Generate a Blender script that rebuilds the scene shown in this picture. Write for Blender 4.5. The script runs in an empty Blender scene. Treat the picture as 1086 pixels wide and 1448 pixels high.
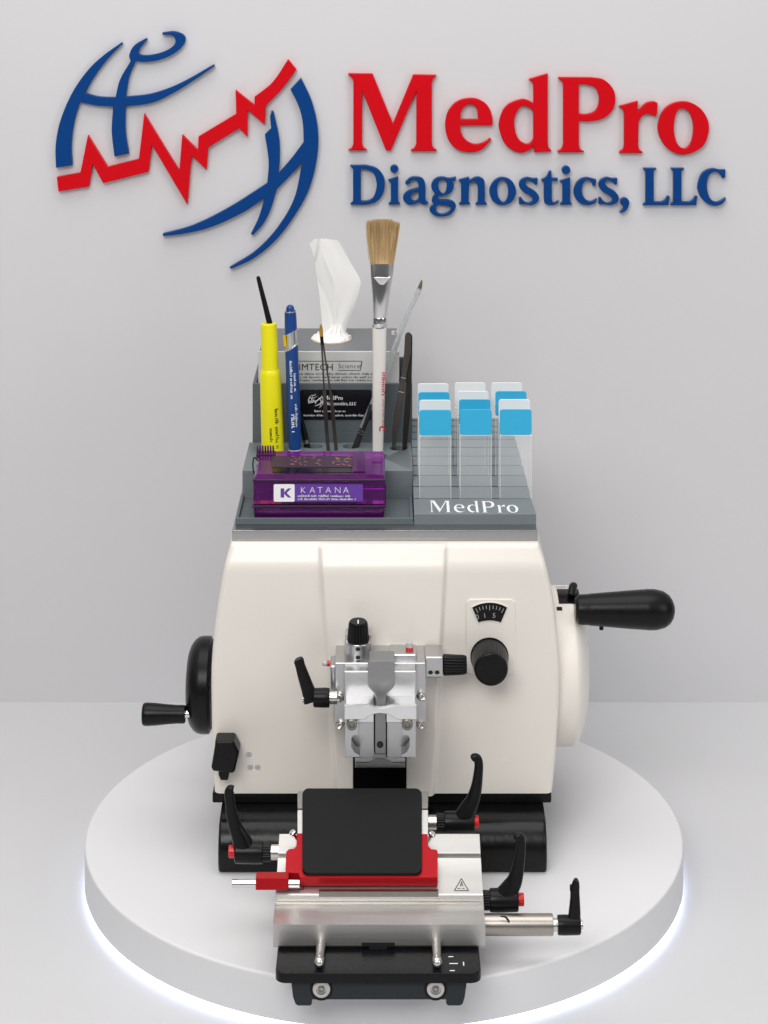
import bpy, bmesh, math, random
from mathutils import Vector, Matrix
random.seed(7)
PI = math.pi
# ------------------------------------------------------------------ units
# One modelling unit = 0.54 mm.  X right, Y away from the viewer, Z up; the disc top is Z = 0, the housing front is Y = 0.
S = 0.00054
CD, CH = 2877.0, 1356.0          # camera distance from the housing front, camera height above the disc
scene = bpy.context.scene
COL = scene.collection

def kk(Y): return 1 + Y / CD
def w(px, py, Y):
    k = kk(Y)
    return Vector(((px - 543) * k, Y, CH - (py + 150) * k))

class Incline:                    # an inclined flat face: Z = Z0 + m (Y - Y0)
    def __init__(s, Y0, Z0, m):
        s.Y0, s.Z0, s.m = Y0, Z0, m
        s.n = Vector((0, -m, 1)).normalized()
        s.u = Vector((1, 0, 0)); s.v = Vector((0, 1, m)).normalized()
    def at(s, px, py, off=0.0):
        a = py + 150
        Y = (CH - s.Z0 + s.m * s.Y0 - a) / (s.m + a / CD)
        return Vector(((px - 543) * kk(Y), Y, s.Z0 + s.m * (Y - s.Y0))) + s.n * off

# ------------------------------------------------------------------ mesh helpers
def newbm(): return bmesh.new()

def box(bm, x0, x1, y0, y1, z0, z1, bev=0.0, seg=2):
    vs = [bm.verts.new(p) for p in ((x0,y0,z0),(x1,y0,z0),(x1,y1,z0),(x0,y1,z0),(x0,y0,z1),(x1,y0,z1),(x1,y1,z1),(x0,y1,z1))]
    fs = [bm.faces.new([vs[i] for i in f]) for f in ((0,3,2,1),(4,5,6,7),(0,1,5,4),(1,2,6,5),(2,3,7,6),(3,0,4,7))]
    if bev > 0:
        es = list({e for f in fs for e in f.edges})
        bmesh.ops.bevel(bm, geom=es, offset=bev, segments=seg, affect='EDGES', profile=0.5)

def prism(bm, pts, vec, bev=0.0, seg=2):
    """closed polygon (3D points) extruded by vec; bevels the rim of the first face"""
    n = len(pts)
    a = [bm.verts.new(p) for p in pts]
    b = [bm.verts.new(Vector(p) + vec) for p in pts]
    f0 = bm.faces.new(a); f1 = bm.faces.new(b[::-1])
    side = [bm.faces.new((a[(i+1) % n], a[i], b[i], b[(i+1) % n])) for i in range(n)]
    bmesh.ops.recalc_face_normals(bm, faces=[f0, f1] + side)
    if bev > 0:
        bmesh.ops.bevel(bm, geom=list(f0.edges), offset=bev, segments=seg, affect='EDGES', profile=0.5)

def rrect(x0, x1, y0, y1, r, n=6):
    out = []
    for cx, cy, a0 in ((x1-r, y0+r, -90), (x1-r, y1-r, 0), (x0+r, y1-r, 90), (x0+r, y0+r, 180)):
        for i in range(n + 1):
            a = math.radians(a0 + 90 * i / n)
            out.append((cx + r * math.cos(a), cy + r * math.sin(a)))
    return out

def plate(bm, pix, Y, t, bev=0.0, seg=2):
    """outline given in sight coordinates at depth Y, real thickness t going back"""
    prism(bm, [w(x, y, Y) for x, y in pix], Vector((0, t, 0)), bev, seg)

def basis(ax):
    ax = Vector(ax).normalized()
    ref = Vector((0, 0, 1)) if abs(ax.z) < 0.9 else Vector((0, 1, 0))
    u = ref.cross(ax).normalized()
    return ax, u, ax.cross(u)

def lathe(bm, p, ax, prof, n=48, ribs=None):
    """prof: list of (distance along axis, radius).  ribs=(count, depth, first ring, last ring)"""
    p = Vector(p); ax, u, v = basis(ax)
    rings = []
    for i, (d, r) in enumerate(prof):
        c = p + ax * d
        if r <= 1e-6:
            rings.append([bm.verts.new(c)])
        else:
            ring = []
            for j in range(n):
                a = 2 * PI * j / n
                rr = r
                if ribs and ribs[2] <= i <= ribs[3]:
                    rr = r - ribs[1] * (0.5 + 0.5 * math.cos(a * ribs[0])) ** 3
                ring.append(bm.verts.new(c + (u * math.cos(a) + v * math.sin(a)) * rr))
            rings.append(ring)
    fs = []
    for A, B in zip(rings, rings[1:]):
        if len(A) == 1 and len(B) == 1: continue
        for j in range(n):
            j2 = (j + 1) % n
            if len(A) == 1: fs.append(bm.faces.new((A[0], B[j], B[j2])))
            elif len(B) == 1: fs.append(bm.faces.new((A[j], A[j2], B[0])))
            else: fs.append(bm.faces.new((A[j], A[j2], B[j2], B[j])))
    if len(rings[0]) > 1: fs.append(bm.faces.new(rings[0]))
    if len(rings[-1]) > 1: fs.append(bm.faces.new(rings[-1]))
    bmesh.ops.recalc_face_normals(bm, faces=fs)

def cyl(bm, p0, p1, r, n=40, bev=0.0, r1=None):
    p0, p1 = Vector(p0), Vector(p1); L = (p1 - p0).length
    r1 = r if r1 is None else r1
    if bev > 0:
        prof = [(0, r - bev), (bev * .3, r - bev * .3), (bev, r), (L - bev, r1), (L - bev * .3, r1 - bev * .3), (L, r1 - bev)]
    else: prof = [(0, r), (L, r1)]
    lathe(bm, p0, p1 - p0, prof, n)

def crom(P, per=6):
    out = []
    n = len(P)
    for i in range(n - 1):
        p0 = P[max(i - 1, 0)]; p1 = P[i]; p2 = P[i + 1]; p3 = P[min(i + 2, n - 1)]
        for s in range(per):
            t = s / per
            out.append(tuple(0.5 * ((2*b) + (-a + c)*t + (2*a - 5*b + 4*c - d)*t*t + (-a + 3*b - 3*c + d)*t**3) for a, b, c, d in zip(p0, p1, p2, p3)))
    out.append(tuple(P[-1]))
    return out

def sweep(bm, pts, side=(0, 1, 0), n=20, per=6, square=2.0):
    """pts: (x,y,z,r_inplane,r_side) ; closed round ended tube.  square>2 gives a squarer section"""
    P = crom(pts, per)
    side = Vector(side).normalized()
    rings = []; N = len(P)
    for i, q in enumerate(P):
        c = Vector(q[:3])
        t = Vector(P[min(i + 1, N - 1)][:3]) - Vector(P[max(i - 1, 0)][:3])
        t.normalize()
        u = side.cross(t).normalized(); v = t.cross(u)
        ring = []
        for j in range(n):
            a = 2 * PI * j / n
            ca, sa = math.cos(a), math.sin(a)
            e = 2.0 / square
            x = math.copysign(abs(ca) ** e, ca); y = math.copysign(abs(sa) ** e, sa)
            ring.append(bm.verts.new(c + u * x * max(q[3], .02) + v * y * max(q[4], .02)))
        rings.append(ring)
    fs = []
    for A, B in zip(rings, rings[1:]):
        for j in range(n):
            fs.append(bm.faces.new((A[j], A[(j+1) % n], B[(j+1) % n], B[j])))
    fs.append(bm.faces.new(rings[0])); fs.append(bm.faces.new(rings[-1]))
    bmesh.ops.recalc_face_normals(bm, faces=fs)

def ball(bm, c, r, n=24):
    prof = [(r - r * math.cos(PI * i / 12), r * math.sin(PI * i / 12) if 0 < i < 12 else 0) for i in range(13)]
    lathe(bm, Vector(c) - Vector((0, 0, r)), (0, 0, 1), prof, n)

# ------------------------------------------------------------------ objects
WORLD = {}
def origin(o): return WORLD.get(o.name, Vector((0, 0, 0)))

def obj(name, bm, mat, parent=None, ang=35, flat=False):
    bmesh.ops.remove_doubles(bm, verts=bm.verts, dist=1e-4)
    lo = Vector((min(v.co[i] for v in bm.verts) for i in range(3)))
    hi = Vector((max(v.co[i] for v in bm.verts) for i in range(3)))
    c = (lo + hi) / 2; c.z = lo.z
    for v in bm.verts: v.co = (v.co - c) * S
    me = bpy.data.meshes.new(name); bm.to_mesh(me); bm.free()
    o = bpy.data.objects.new(name, me); COL.objects.link(o)
    for m in (mat if isinstance(mat, (list, tuple)) else [mat]): me.materials.append(m)
    if not flat:
        for p in me.polygons: p.use_smooth = True
        me.set_sharp_from_angle(angle=math.radians(ang))
        wn = o.modifiers.new('face_weights', 'WEIGHTED_NORMAL'); wn.keep_sharp = True
    WORLD[o.name] = c * S
    if parent: o.parent = parent
    o.location = c * S - (origin(parent) if parent else Vector((0, 0, 0)))
    return o

def tag(o, label=None, cat=None, group=None, kind=None):
    if label: o['label'] = label
    if cat: o['category'] = cat
    if group: o['group'] = group
    if kind: o['kind'] = kind
    return o

def thing(name, p, label, cat, group=None):
    o = bpy.data.objects.new(name, None); COL.objects.link(o)
    o.empty_display_size = .02
    WORLD[o.name] = Vector(p) * S
    o.location = Vector(p) * S
    return tag(o, label, cat, group)

# ------------------------------------------------------------------ lettering
def parse(s):
    out = []
    for tk in s.split():
        sm = tk.endswith('*'); x, y = tk.rstrip('*').split(',')
        out.append((float(x), float(y), sm))
    return out

def outline(s, per=7):
    P = parse(s); n = len(P); out = []
    for i in range(n):
        p1 = Vector(P[i][:2]); p2 = Vector(P[(i + 1) % n][:2])
        L = (p2 - p1).length
        def tan(j):
            if not P[j][2]: return None
            d = Vector(P[(j + 1) % n][:2]) - Vector(P[(j - 1) % n][:2])
            return d.normalized()
        t1, t2 = tan(i), tan((i + 1) % n)
        if t1 is None and t2 is None:
            out.append(tuple(p1)); continue
        h1 = p1 + (t1 * L / 3 if t1 is not None else (p2 - p1) / 3)
        h2 = p2 - (t2 * L / 3 if t2 is not None else (p2 - p1) / 3)
        for q in range(per):
            t = q / per
            out.append(tuple(p1 * (1-t)**3 + h1 * 3*t*(1-t)**2 + h2 * 3*t*t*(1-t) + p2 * t**3))
    return out

def curve_mesh(loops, extrude, bevel=0.0, offset=0.0, res=2):
    """2D filled curve -> mesh with the given half thickness; loops are lists of (x, y), y up"""
    cu = bpy.data.curves.new('outline', 'CURVE'); cu.dimensions = '2D'; cu.fill_mode = 'BOTH' if extrude else 'FRONT'
    cu.extrude = extrude; cu.bevel_depth = bevel; cu.bevel_resolution = res; cu.offset = offset
    for L in loops:
        sp = cu.splines.new('POLY'); sp.points.add(len(L) - 1)
        for p, q in zip(sp.points, L): p.co = (q[0], q[1], 0, 1)
        sp.use_cyclic_u = True
    return mesh_of(cu)

def mesh_of(cu):
    o = bpy.data.objects.new('outline', cu); COL.objects.link(o)
    dg = bpy.context.evaluated_depsgraph_get(); dg.update()
    me = bpy.data.meshes.new_from_object(o.evaluated_get(dg))
    bpy.data.objects.remove(o); bpy.data.curves.remove(cu)
    return me

def text_mesh(txt, size, offset=0.0, space=1.0, shear=0.0, align='LEFT'):
    cu = bpy.data.curves.new('writing', 'FONT'); cu.body = txt; cu.size = size; cu.offset = offset
    cu.space_character = space; cu.shear = shear; cu.align_x = align; cu.resolution_u = 4
    return mesh_of(cu)

def put(bm, me, o, u, v):
    """lay a flat mesh (x, y, z) into the frame o + x u + y v + z n"""
    u = Vector(u).normalized(); v = Vector(v).normalized(); n = u.cross(v)
    a = len(bm.verts)
    bm2 = bmesh.new(); bm2.from_mesh(me)
    mp = {}
    for q in bm2.verts: mp[q.index] = bm.verts.new(Vector(o) + u * q.co.x + v * q.co.y + n * q.co.z)
    for f in bm2.faces:
        try: bm.faces.new([mp[q.index] for q in f.verts])
        except ValueError: pass
    bm2.free(); bpy.data.meshes.remove(me)

def flatpoly(bm, o, u, v, pts):
    o, u, v = Vector(o), Vector(u).normalized(), Vector(v).normalized()
    bm.faces.new([bm.verts.new(o + u * x + v * y) for x, y in pts])

def smallprint(bm, o, u, v, width, h, pitch=None, rnd=random):
    """one line of print too small to read: tiny letter-like strokes in words"""
    x = 0
    while x < width:
        wl = rnd.uniform(2.2, 6) * h
        xe = min(x + wl, width)
        while x < xe - .3 * h:
            lw = rnd.uniform(.35, .7) * h
            hh = h * rnd.choice((.62, .62, .7, 1.0))
            s = .22 * h
            flatpoly(bm, o, u, v, [(x, 0), (x + s, 0), (x + s, hh), (x, hh)])
            if rnd.random() < .7:
                y = rnd.choice((0, .25, .5)) * h
                flatpoly(bm, o, u, v, [(x + s, y), (x + lw * .8, y), (x + lw * .8, y + .2 * h), (x + s, y + .2 * h)])
            x += lw
        x += .55 * h

# ------------------------------------------------------------------ materials
def mat(name, col, rough=.5, metal=0.0, var=0.0, vscale=40, bump=0.0, bscale=400, trans=0.0, ior=1.45, spec=.5, coat=0.0, alpha=1.0, rvar=0.0, emit=None, estr=0, stretch=None, bdetail=3):
    m = bpy.data.materials.new(name); m.use_nodes = True
    nt = m.node_tree; b = nt.nodes['Principled BSDF']
    def setv(k, v): b.inputs[k].default_value = v
    setv('Base Color', (*col, 1)); setv('Roughness', rough); setv('Metallic', metal)
    setv('Transmission Weight', trans); setv('IOR', ior); setv('Specular IOR Level', spec); setv('Coat Weight', coat); setv('Alpha', alpha)
    if emit: setv('Emission Color', (*emit, 1)); setv('Emission Strength', estr)
    tc = nt.nodes.new('ShaderNodeTexCoord'); src = tc.outputs['Object']
    if stretch:
        mp = nt.nodes.new('ShaderNodeMapping'); mp.inputs['Scale'].default_value = stretch
        nt.links.new(src, mp.inputs['Vector']); src = mp.outputs['Vector']
    if var or rvar:
        n = nt.nodes.new('ShaderNodeTexNoise'); n.inputs['Scale'].default_value = vscale; n.inputs['Detail'].default_value = 5
        nt.links.new(src, n.inputs['Vector'])
        if var:
            mx = nt.nodes.new('ShaderNodeMix'); mx.data_type = 'RGBA'
            mx.inputs['A'].default_value = (*[c * (1 - var) for c in col], 1)
            mx.inputs['B'].default_value = (*[min(1, c * (1 + var)) for c in col], 1)
            nt.links.new(n.outputs['Fac'], mx.inputs['Factor']); nt.links.new(mx.outputs['Result'], b.inputs['Base Color'])
        if rvar:
            mr = nt.nodes.new('ShaderNodeMapRange'); mr.inputs['To Min'].default_value = max(0.02, rough - rvar); mr.inputs['To Max'].default_value = min(1, rough + rvar)
            nt.links.new(n.outputs['Fac'], mr.inputs['Value']); nt.links.new(mr.outputs['Result'], b.inputs['Roughness'])
    if bump:
        n2 = nt.nodes.new('ShaderNodeTexNoise'); n2.inputs['Scale'].default_value = bscale; n2.inputs['Detail'].default_value = bdetail
        nt.links.new(src, n2.inputs['Vector'])
        bp = nt.nodes.new('ShaderNodeBump'); bp.inputs['Strength'].default_value = bump; bp.inputs['Distance'].default_value = .0006
        nt.links.new(n2.outputs['Fac'], bp.inputs['Height']); nt.links.new(bp.outputs['Normal'], b.inputs['Normal'])
    return m

M = {}
M['wall'] = mat('wall_paint', (.62, .612, .622), .75, var=.02, vscale=6, bump=.12, bscale=160)
M['floor'] = mat('floor_coating', (.58, .577, .59), .42, var=.025, vscale=5, bump=.05, bscale=220, rvar=.06)
M['disc'] = mat('platform_lacquer', (.71, .705, .715), .45, var=.02, vscale=7, bump=.05, bscale=260, rvar=.06)
M['led'] = mat('led_light', (1, 1, 1), .5, emit=(.66, .77, 1.0), estr=2.7)
M['red'] = mat('red_acrylic', (.60, .002, .008), .34, var=.05, vscale=30, spec=.16)
M['blue'] = mat('blue_acrylic', (.0018, .046, .20), .30, var=.07, vscale=30, spec=.2)
M['cream'] = mat('cream_enamel', (.76, .714, .655), .25, spec=.5, var=.025, vscale=14, bump=.10, bscale=650, rvar=.06)
M['cream2'] = mat('cream_plastic', (.80, .755, .69), .4, var=.02, vscale=18, bump=.06, bscale=600)
M['black'] = mat('black_plastic', (.0055, .0055, .006), .30, spec=.22, var=.3, vscale=60, bump=.08, bscale=900, rvar=.1)
M['blackgloss'] = mat('black_gloss', (.003, .003, .0035), .14, spec=.25, rvar=.05)
M['blackcast'] = mat('black_casting', (.004, .004, .0045), .24, spec=.3, bump=.35, bscale=190, rvar=.12, var=.3)
M['blackspeck'] = mat('black_speckled_enamel', (.006, .006, .007), .3, spec=.22, bump=.25, bscale=420, rvar=.1, var=.4, vscale=200)
M['slate'] = mat('dark_slate_enamel', (.022, .026, .031), .4, spec=.25, var=.12, vscale=50, bump=.15, bscale=500)
M['steel'] = mat('machined_steel', (.62, .605, .585), .42, 1.0, var=.10, vscale=90, bump=.10, bscale=700, rvar=.08, stretch=(.06, 1, 1))
M['steelb'] = mat('brushed_steel', (.68, .66, .63), .26, 1.0, var=.10, vscale=90, rvar=.08, stretch=(.05, 1, 1))
M['steeld'] = mat('dark_steel', (.26, .25, .23), .36, 1.0, var=.08, vscale=60, rvar=.06)
M['chrome'] = mat('polished_chrome', (.72, .71, .70), .12, 1.0, rvar=.04)
M['alu'] = mat('satin_aluminium', (.55, .55, .555), .30, 1.0, var=.05, vscale=60, bump=.06, bscale=1100, rvar=.05)
M['alub'] = mat('bright_aluminium', (.86, .86, .86), .34, 1.0, var=.04, vscale=60, bump=.05, bscale=1100, rvar=.05)
M['alud'] = mat('grey_aluminium', (.34, .345, .35), .42, 1.0, var=.05, vscale=60, rvar=.05)
M['guard'] = mat('red_anodised', (.40, .003, .008), .38, .25, spec=.25, var=.08, vscale=40, bump=.05, bscale=900)
M['button'] = mat('red_plastic', (.62, .012, .012), .25)
M['clear'] = mat('clear_plastic', (.95, .95, .95), .08, trans=1.0, ior=1.45)
M['white'] = mat('white_print', (.80, .80, .80), .5)
M['ink'] = mat('black_print', (.012, .012, .012), .5)
M['greyink'] = mat('grey_print', (.32, .36, .40), .5)
M['redink'] = mat('red_print', (.55, .02, .03), .5)
M['plate'] = mat('matt_black_coating', (.009, .0095, .010), .55, spec=.16, var=.2, vscale=30, bump=.06, bscale=900, rvar=.12)

def printed(name, col):
    """3D printed plastic: fine layer lines along the height"""
    m = mat(name, col, .48, var=.06, vscale=30, spec=.3)
    nt = m.node_tree; b = nt.nodes['Principled BSDF']
    tc = nt.nodes.new('ShaderNodeTexCoord'); wv = nt.nodes.new('ShaderNodeTexWave')
    wv.bands_direction = 'Z'; wv.inputs['Scale'].default_value = 190; wv.inputs['Distortion'].default_value = .6; wv.inputs['Detail'].default_value = 2
    nt.links.new(tc.outputs['Object'], wv.inputs['Vector'])
    bp = nt.nodes.new('ShaderNodeBump'); bp.inputs['Strength'].default_value = .25; bp.inputs['Distance'].default_value = .0004
    nt.links.new(wv.outputs['Fac'], bp.inputs['Height']); nt.links.new(bp.outputs['Normal'], b.inputs['Normal'])
    return m
M['print'] = printed('grey_printed_plastic', (.105, .125, .135))
M['print2'] = printed('light_grey_printed_plastic', (.16, .185, .195))
M['dome'] = mat('milky_dome', (.62, .62, .62), .12, trans=.4)
M['rod'] = mat('worn_rod_steel', (.40, .365, .33), .32, 1.0, var=.25, vscale=120, rvar=.10, stretch=(.08, 1, 1))
M['dimprint'] = mat('dim_print', (.33, .33, .33), .5)
M['topsteel'] = mat('plate_steel', (.46, .455, .45), .28, 1.0, var=.10, vscale=90, rvar=.08, stretch=(.05, 1, 1))
# ================================================================== SETTING
WY = 702.0; FZ = -66.0
bm = newbm(); box(bm, -3200, 3200, WY, WY + 60, FZ, 2600)
tag(obj('wall', bm, M['wall'], flat=True), kind='structure')
bm = newbm(); box(bm, -3200, 3200, -3300, WY, FZ - 40, FZ)
tag(obj('floor', bm, M['floor'], flat=True), kind='structure')

plat = thing('round_platform', (0, 84, FZ), 'round white display platform with a glowing light line round its foot, under the machine', 'platform')
bm = newbm()
lathe(bm, (0, 84, 0), (0, 0, -1), [(0, 0), (0, 300), (0, 427), (.5, 429.2), (1.8, 430.6), (4, 431), (56, 431), (57, 429), (57, 380)], 256)
obj('disc', bm, M['disc'], plat, 50)
bm = newbm()
lathe(bm, (0, 84, -58.2), (0, 0, -1), [(0, 429.3), (5.6, 429.3)], 256)
obj('light_strip', bm, M['led'], plat, 60)

# ================================================================== WALL SIGN
def glyph(loops, sx, ox, oy, circ=None):
    """loops traced in an enlarged view (scale sx, corner ox, oy) -> sight coordinates"""
    return [[(ox + x / sx, oy + y / sx) for x, y in (outline(l) if isinstance(l, str) else l)] for l in loops]
def disc_pts(cx, cy, r, n=32): return [(cx + r * math.cos(2*PI*i/n), cy + r * math.sin(2*PI*i/n)) for i in range(n)]

A1 = (4.936, 485, 90); A2 = (3.503, 700, 90); A3 = (5.43, 490, 225); A4 = (5.171, 680, 225); A5 = (6.033, 860, 225)
s_low = "415,140 414,185 400,190 375,165* 340,155* 325,175* 345,205* 395,235* 425,275* 415,315* 370,338* 325,332* 280,330 279,282 295,280 320,312* 355,320* 380,300* 360,268* 305,235* 280,195* 290,155* 335,133* 375,140*"
L_cap = "300,77 412,77 410,88 390,105 390,365 460,365 490,345* 505,317 525,317 515,395 298,395 300,385 320,370 320,105 302,90"
def shifted(s, dx): return ' '.join(f"{x+dx},{y}{'*' if sm else ''}" for x, y, sm in parse(s))
MEDPRO = [
 (A1, ["36,68 206,70 348,418 490,76 652,79 649,90 630,107* 621,135 621,560 632,588* 655,602 652,612 473,611 475,601 498,588* 511,562 512,190 335,607 300,607 134,190 134,560 144,586* 167,600 165,607 36,607 37,600 60,588* 72,560 72,128 62,100* 36,80"]),
 (A1, ["1045,432 1043,375* 1015,300* 960,255* 890,240* 800,262* 735,330* 713,430* 735,530* 795,598* 890,620* 970,600* 1037,530 1028,519 985,548* 920,562* 860,535* 825,480* 819,432", "819,388 830,325* 885,283* 932,315* 943,388"]),
 (A2, ["168,76 262,49 262,395 266,415* 280,431 278,436 195,440 193,405 165,432* 120,442* 55,405* 22,330* 22,280* 55,210* 130,176* 165,182* 190,197 190,107 184,90* 168,81", "190,235 160,214* 132,212* 102,255* 97,310* 115,370* 152,398* 178,390* 190,370"]),
 (A2, ["314,67 480,68 540,80* 585,125* 597,180* 580,235* 530,275* 460,287* 416,284 416,405 424,425* 441,434 440,440 310,440 311,433 330,422* 338,400 338,103 330,86* 314,76", "416,103 450,103 490,115* 512,150* 514,195* 495,235* 455,250* 416,249"]),
 (A2, ["616,210 708,185 708,237 745,198* 785,187* 806,195 803,250 793,262* 780,257* 757,250* 730,260* 712,292 710,405 716,425* 732,437 730,444 616,444 617,436 635,422* 640,400 640,252 634,228* 616,217"]),
 (A2, ["934,187* 1010,215* 1055,280* 1058,345* 1025,415* 935,452* 860,425* 815,360* 810,290* 850,215*", "925,222* 962,242* 982,300* 980,360* 965,402* 938,421* 905,398* 888,340* 890,280* 903,237*"]),
]
DIAG = [
 (A3, ["28,47 150,46 230,70* 280,125* 294,190* 280,265* 235,325* 160,350* 28,350 30,342 50,325 50,75 28,56", "110,75 150,78 205,105* 229,170* 229,225* 205,295* 160,320* 110,322"]),
 (A3, ["320,158 396,136 396,325 412,343 410,350 322,350 323,343 340,328 340,180 320,165", disc_pts(367, 76, 31)]),
 (A3, ["452,175 490,142* 530,135* 585,150* 605,200* 605,305 612,325* 627,331 618,345* 590,352* 557,332 520,348* 480,352* 442,322* 436,285* 470,245* 553,220 550,185* 528,158* 500,165* 484,190* 465,198* 453,190*", "553,243 515,258* 493,290* 505,316* 530,320* 553,306"]),
 (A3, ["840,138 838,166 814,169 825,205* 800,260* 735,282* 706,281 693,297* 720,311* 780,312* 830,335* 838,375* 800,425* 740,442* 680,435* 640,400* 643,370* 670,346 655,325* 662,292* 683,268 653,225* 657,180* 690,145* 735,136* 785,145*", "735,155* 760,167* 770,205* 762,248* 745,265* 720,250* 705,205* 712,167*", "703,351 690,365* 685,390* 705,415* 740,422* 785,405* 803,375* 785,358* 745,353*"]),
 (A3, ["862,158 940,138 942,165 985,140* 1020,138* 1055,160* 1062,205* 1062,325 1078,343 1076,352 990,352 992,343 1008,328 1008,215* 995,182* 970,174* 942,190 938,325 950,343 948,350 862,350 864,343 880,328 880,182 862,166"]),
 (A4, ["163,133* 225,160* 257,225* 250,275* 215,322* 155,338* 95,315* 65,255* 70,200* 110,148*", "160,152* 188,177* 200,230* 195,280* 172,315* 150,310* 128,275* 120,220* 132,172*"]),
 (A4, [s_low]),
 (A4, ["515,86 517,140 563,140 560,160 519,160 520,300 532,318* 550,314* 570,303 558,327* 515,338* 470,325* 462,290* 462,160 442,159 444,149 478,130* 500,90"]),
 (A4, ["580,158 654,137 654,312 667,328 664,335 580,335 582,328 597,312 597,180 580,165", disc_pts(624, 81, 31)]),
 (A4, ["843,150 840,195 820,198 805,165* 775,153* 748,185* 740,235* 760,288* 800,310* 850,290 830,325* 780,338* 720,320* 683,265* 685,205* 720,152* 770,134* 815,142*"]),
 (A4, [shifted(s_low, 583)]),
 (A5, ["105,362* 118,338* 150,330* 180,358* 176,400* 150,445* 105,463 98,455 125,430* 138,406* 115,392*"]),
 (A5, [L_cap]), (A5, [shifted(L_cap, 237)]),
 (A5, ["1002,90 1000,160 975,165 955,130* 915,107* 870,130* 845,200* 850,280* 880,345* 930,366* 1005,330 1000,355* 960,390* 890,398* 810,350* 768,270* 770,200* 810,115* 890,80* 950,90*"]),
]
E1 = (2.586, 60, 20)
EM_UP = "290,103 293,108 240,162* 190,228* 155,288 205,301* 267,304 283,240* 322,172 317,150* 335,115* 380,87 383,94 354,128* 352,144* 385,150* 445,136* 484,108* 478,80* 438,75 438,67 485,63* 522,85* 505,125* 450,160* 385,175* 340,172 317,230* 305,302 400,290* 500,254* 626,184 630,190 560,238* 480,288* 400,325* 303,338 304,430* 316,510 263,521 253,430* 258,338 200,335* 136,322 115,400* 106,480* 109,553 49,562 48,480* 65,390* 110,285* 170,200* 230,145*"
EM_LO = "945,233 985,320* 1007,420* 1005,520* 975,640* 920,740* 850,830* 770,895* 690,932 684,926 780,865* 860,780* 920,675* 950,540 905,592* 857,640 832,720* 805,770* 768,810 762,803 790,745* 812,672 740,722* 620,778* 520,803* 440,812 440,803 550,772* 680,708* 822,618 827,540* 813,440 836,418 832,375 838,352 845,358 865,450* 868,520* 863,582 910,528* 955,468 952,400* 938,340* 907,275"
EM_RED = "52,596 138,580 166,442 238,558 352,530 372,363 500,572 511,440 568,497 570,448 708,365 706,277 775,332 775,303 840,250* 898,165 929,203 875,275* 817,335 812,405 750,350 750,450 720,418 606,488 600,570 545,518 530,698 400,478 388,577 222,619 183,548 170,631 58,649"
LD = 13.0                       # how far the sign stands off the wall
def raised(loops, scale, m, name, parent, bev=1.3):
    Yf = WY - LD
    k = kk(Yf)
    pl = [[((x - 543) * k, CH - (y + 150) * k) for x, y in L] for L in glyph(loops, *scale)]
    half = (LD - 1.0) / 2 - bev
    me = curve_mesh(pl, half, bev, -bev)
    bm = newbm(); put(bm, me, (0, WY - 1.0 - half - bev, 0), (1, 0, 0), (0, 0, 1))
    return obj(name, bm, m, parent, 40)

em = thing('wall_emblem', w(265, 380, WY), 'raised blue globe outline crossed by a red zigzag pulse line, on the wall', 'emblem')
raised([EM_UP], E1, M['blue'], 'globe_line', em); raised([EM_LO], E1, M['blue'], 'globe_line', em); raised([EM_RED], E1, M['red'], 'pulse_line', em)
big = thing('wall_lettering', w(745, 220, WY), 'large raised red serif letters on the wall, the upper word of the sign', 'lettering')
for sc, lp in MEDPRO: raised(lp, sc, M['red'], 'letter', big, 1.6)
sml = thing('wall_lettering', w(765, 300, WY), 'smaller raised blue serif letters on the wall below the red word', 'lettering')
for sc, lp in DIAG: raised(lp, sc, M['blue'], 'letter', sml, 1.3)

# ================================================================== MICROTOME
mic = thing('microtome', (0, 150, 0), 'cream rotary microtome with silver specimen head and steel knife holder on the white platform', 'microtome')

# ---- housing: a curved front sheet, sides that bulge at mid height, rounded front top edge
LEFT = [(84, -240), (100, -240.7), (146, -243), (206, -244.5), (260, -244.5), (306, -241), (356, -234.5), (406, -225.5), (433, -217.5)]
RIGHT = [(84, 238), (100, 240), (146, 244), (206, 248), (260, 249), (306, 245.5), (356, 240), (406, 229), (433, 219.5)]
def interp(T, z):
    P = T
    if z <= P[0][0]: return P[0][1]
    for i in range(len(P) - 1):
        if z <= P[i+1][0]:
            z0, z1 = P[i][0], P[i+1][0]; h = z1 - z0; t = (z - z0) / h
            s = lambda a, b: (P[b][1] - P[a][1]) / (P[b][0] - P[a][0])
            m0 = s(max(i-1, 0), i+1); m1 = s(i, min(i+2, len(P)-1))
            return (2*t**3-3*t**2+1)*P[i][1] + (t**3-2*t**2+t)*h*m0 + (-2*t**3+3*t**2)*P[i+1][1] + (t**3-t**2)*h*m1
    return P[-1][1]
def sm(a, b, x):
    t = min(1, max(0, (x - a) / (b - a))); return t * t * (3 - 2 * t)
def frontY(x, z):
    # top edge rolls back
    Y = 0.0; zf = 404.0; wd_ = 9.0               # soft fold, then a chamfer up to the plate
    if z > zf - wd_:
        t = z - (zf - wd_); Y = .46 * t * t / (4 * wd_) if t < 2 * wd_ else .46 * (z - zf)
    e_ = max(0, z - 428); Y += e_ * e_ * .3
    # slightly proud middle panel
    f = (z - 84) / 349
    xl = -66 - 24 * f - 0 ; xr = 69 + 18 * f
    p = sm(xl - 4, xl + 2, x) * (1 - sm(xr - 2, xr + 4, x))
    Y -= 9.0 * p * (1 - .35 * sm(404, 433, z))
    return Y
zs = [84 + (390 - 84) * i / 40 for i in range(41)] + [390 + 43 * i / 26 for i in range(1, 27)]
bm = newbm()
grid = []
NU = 240
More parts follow.
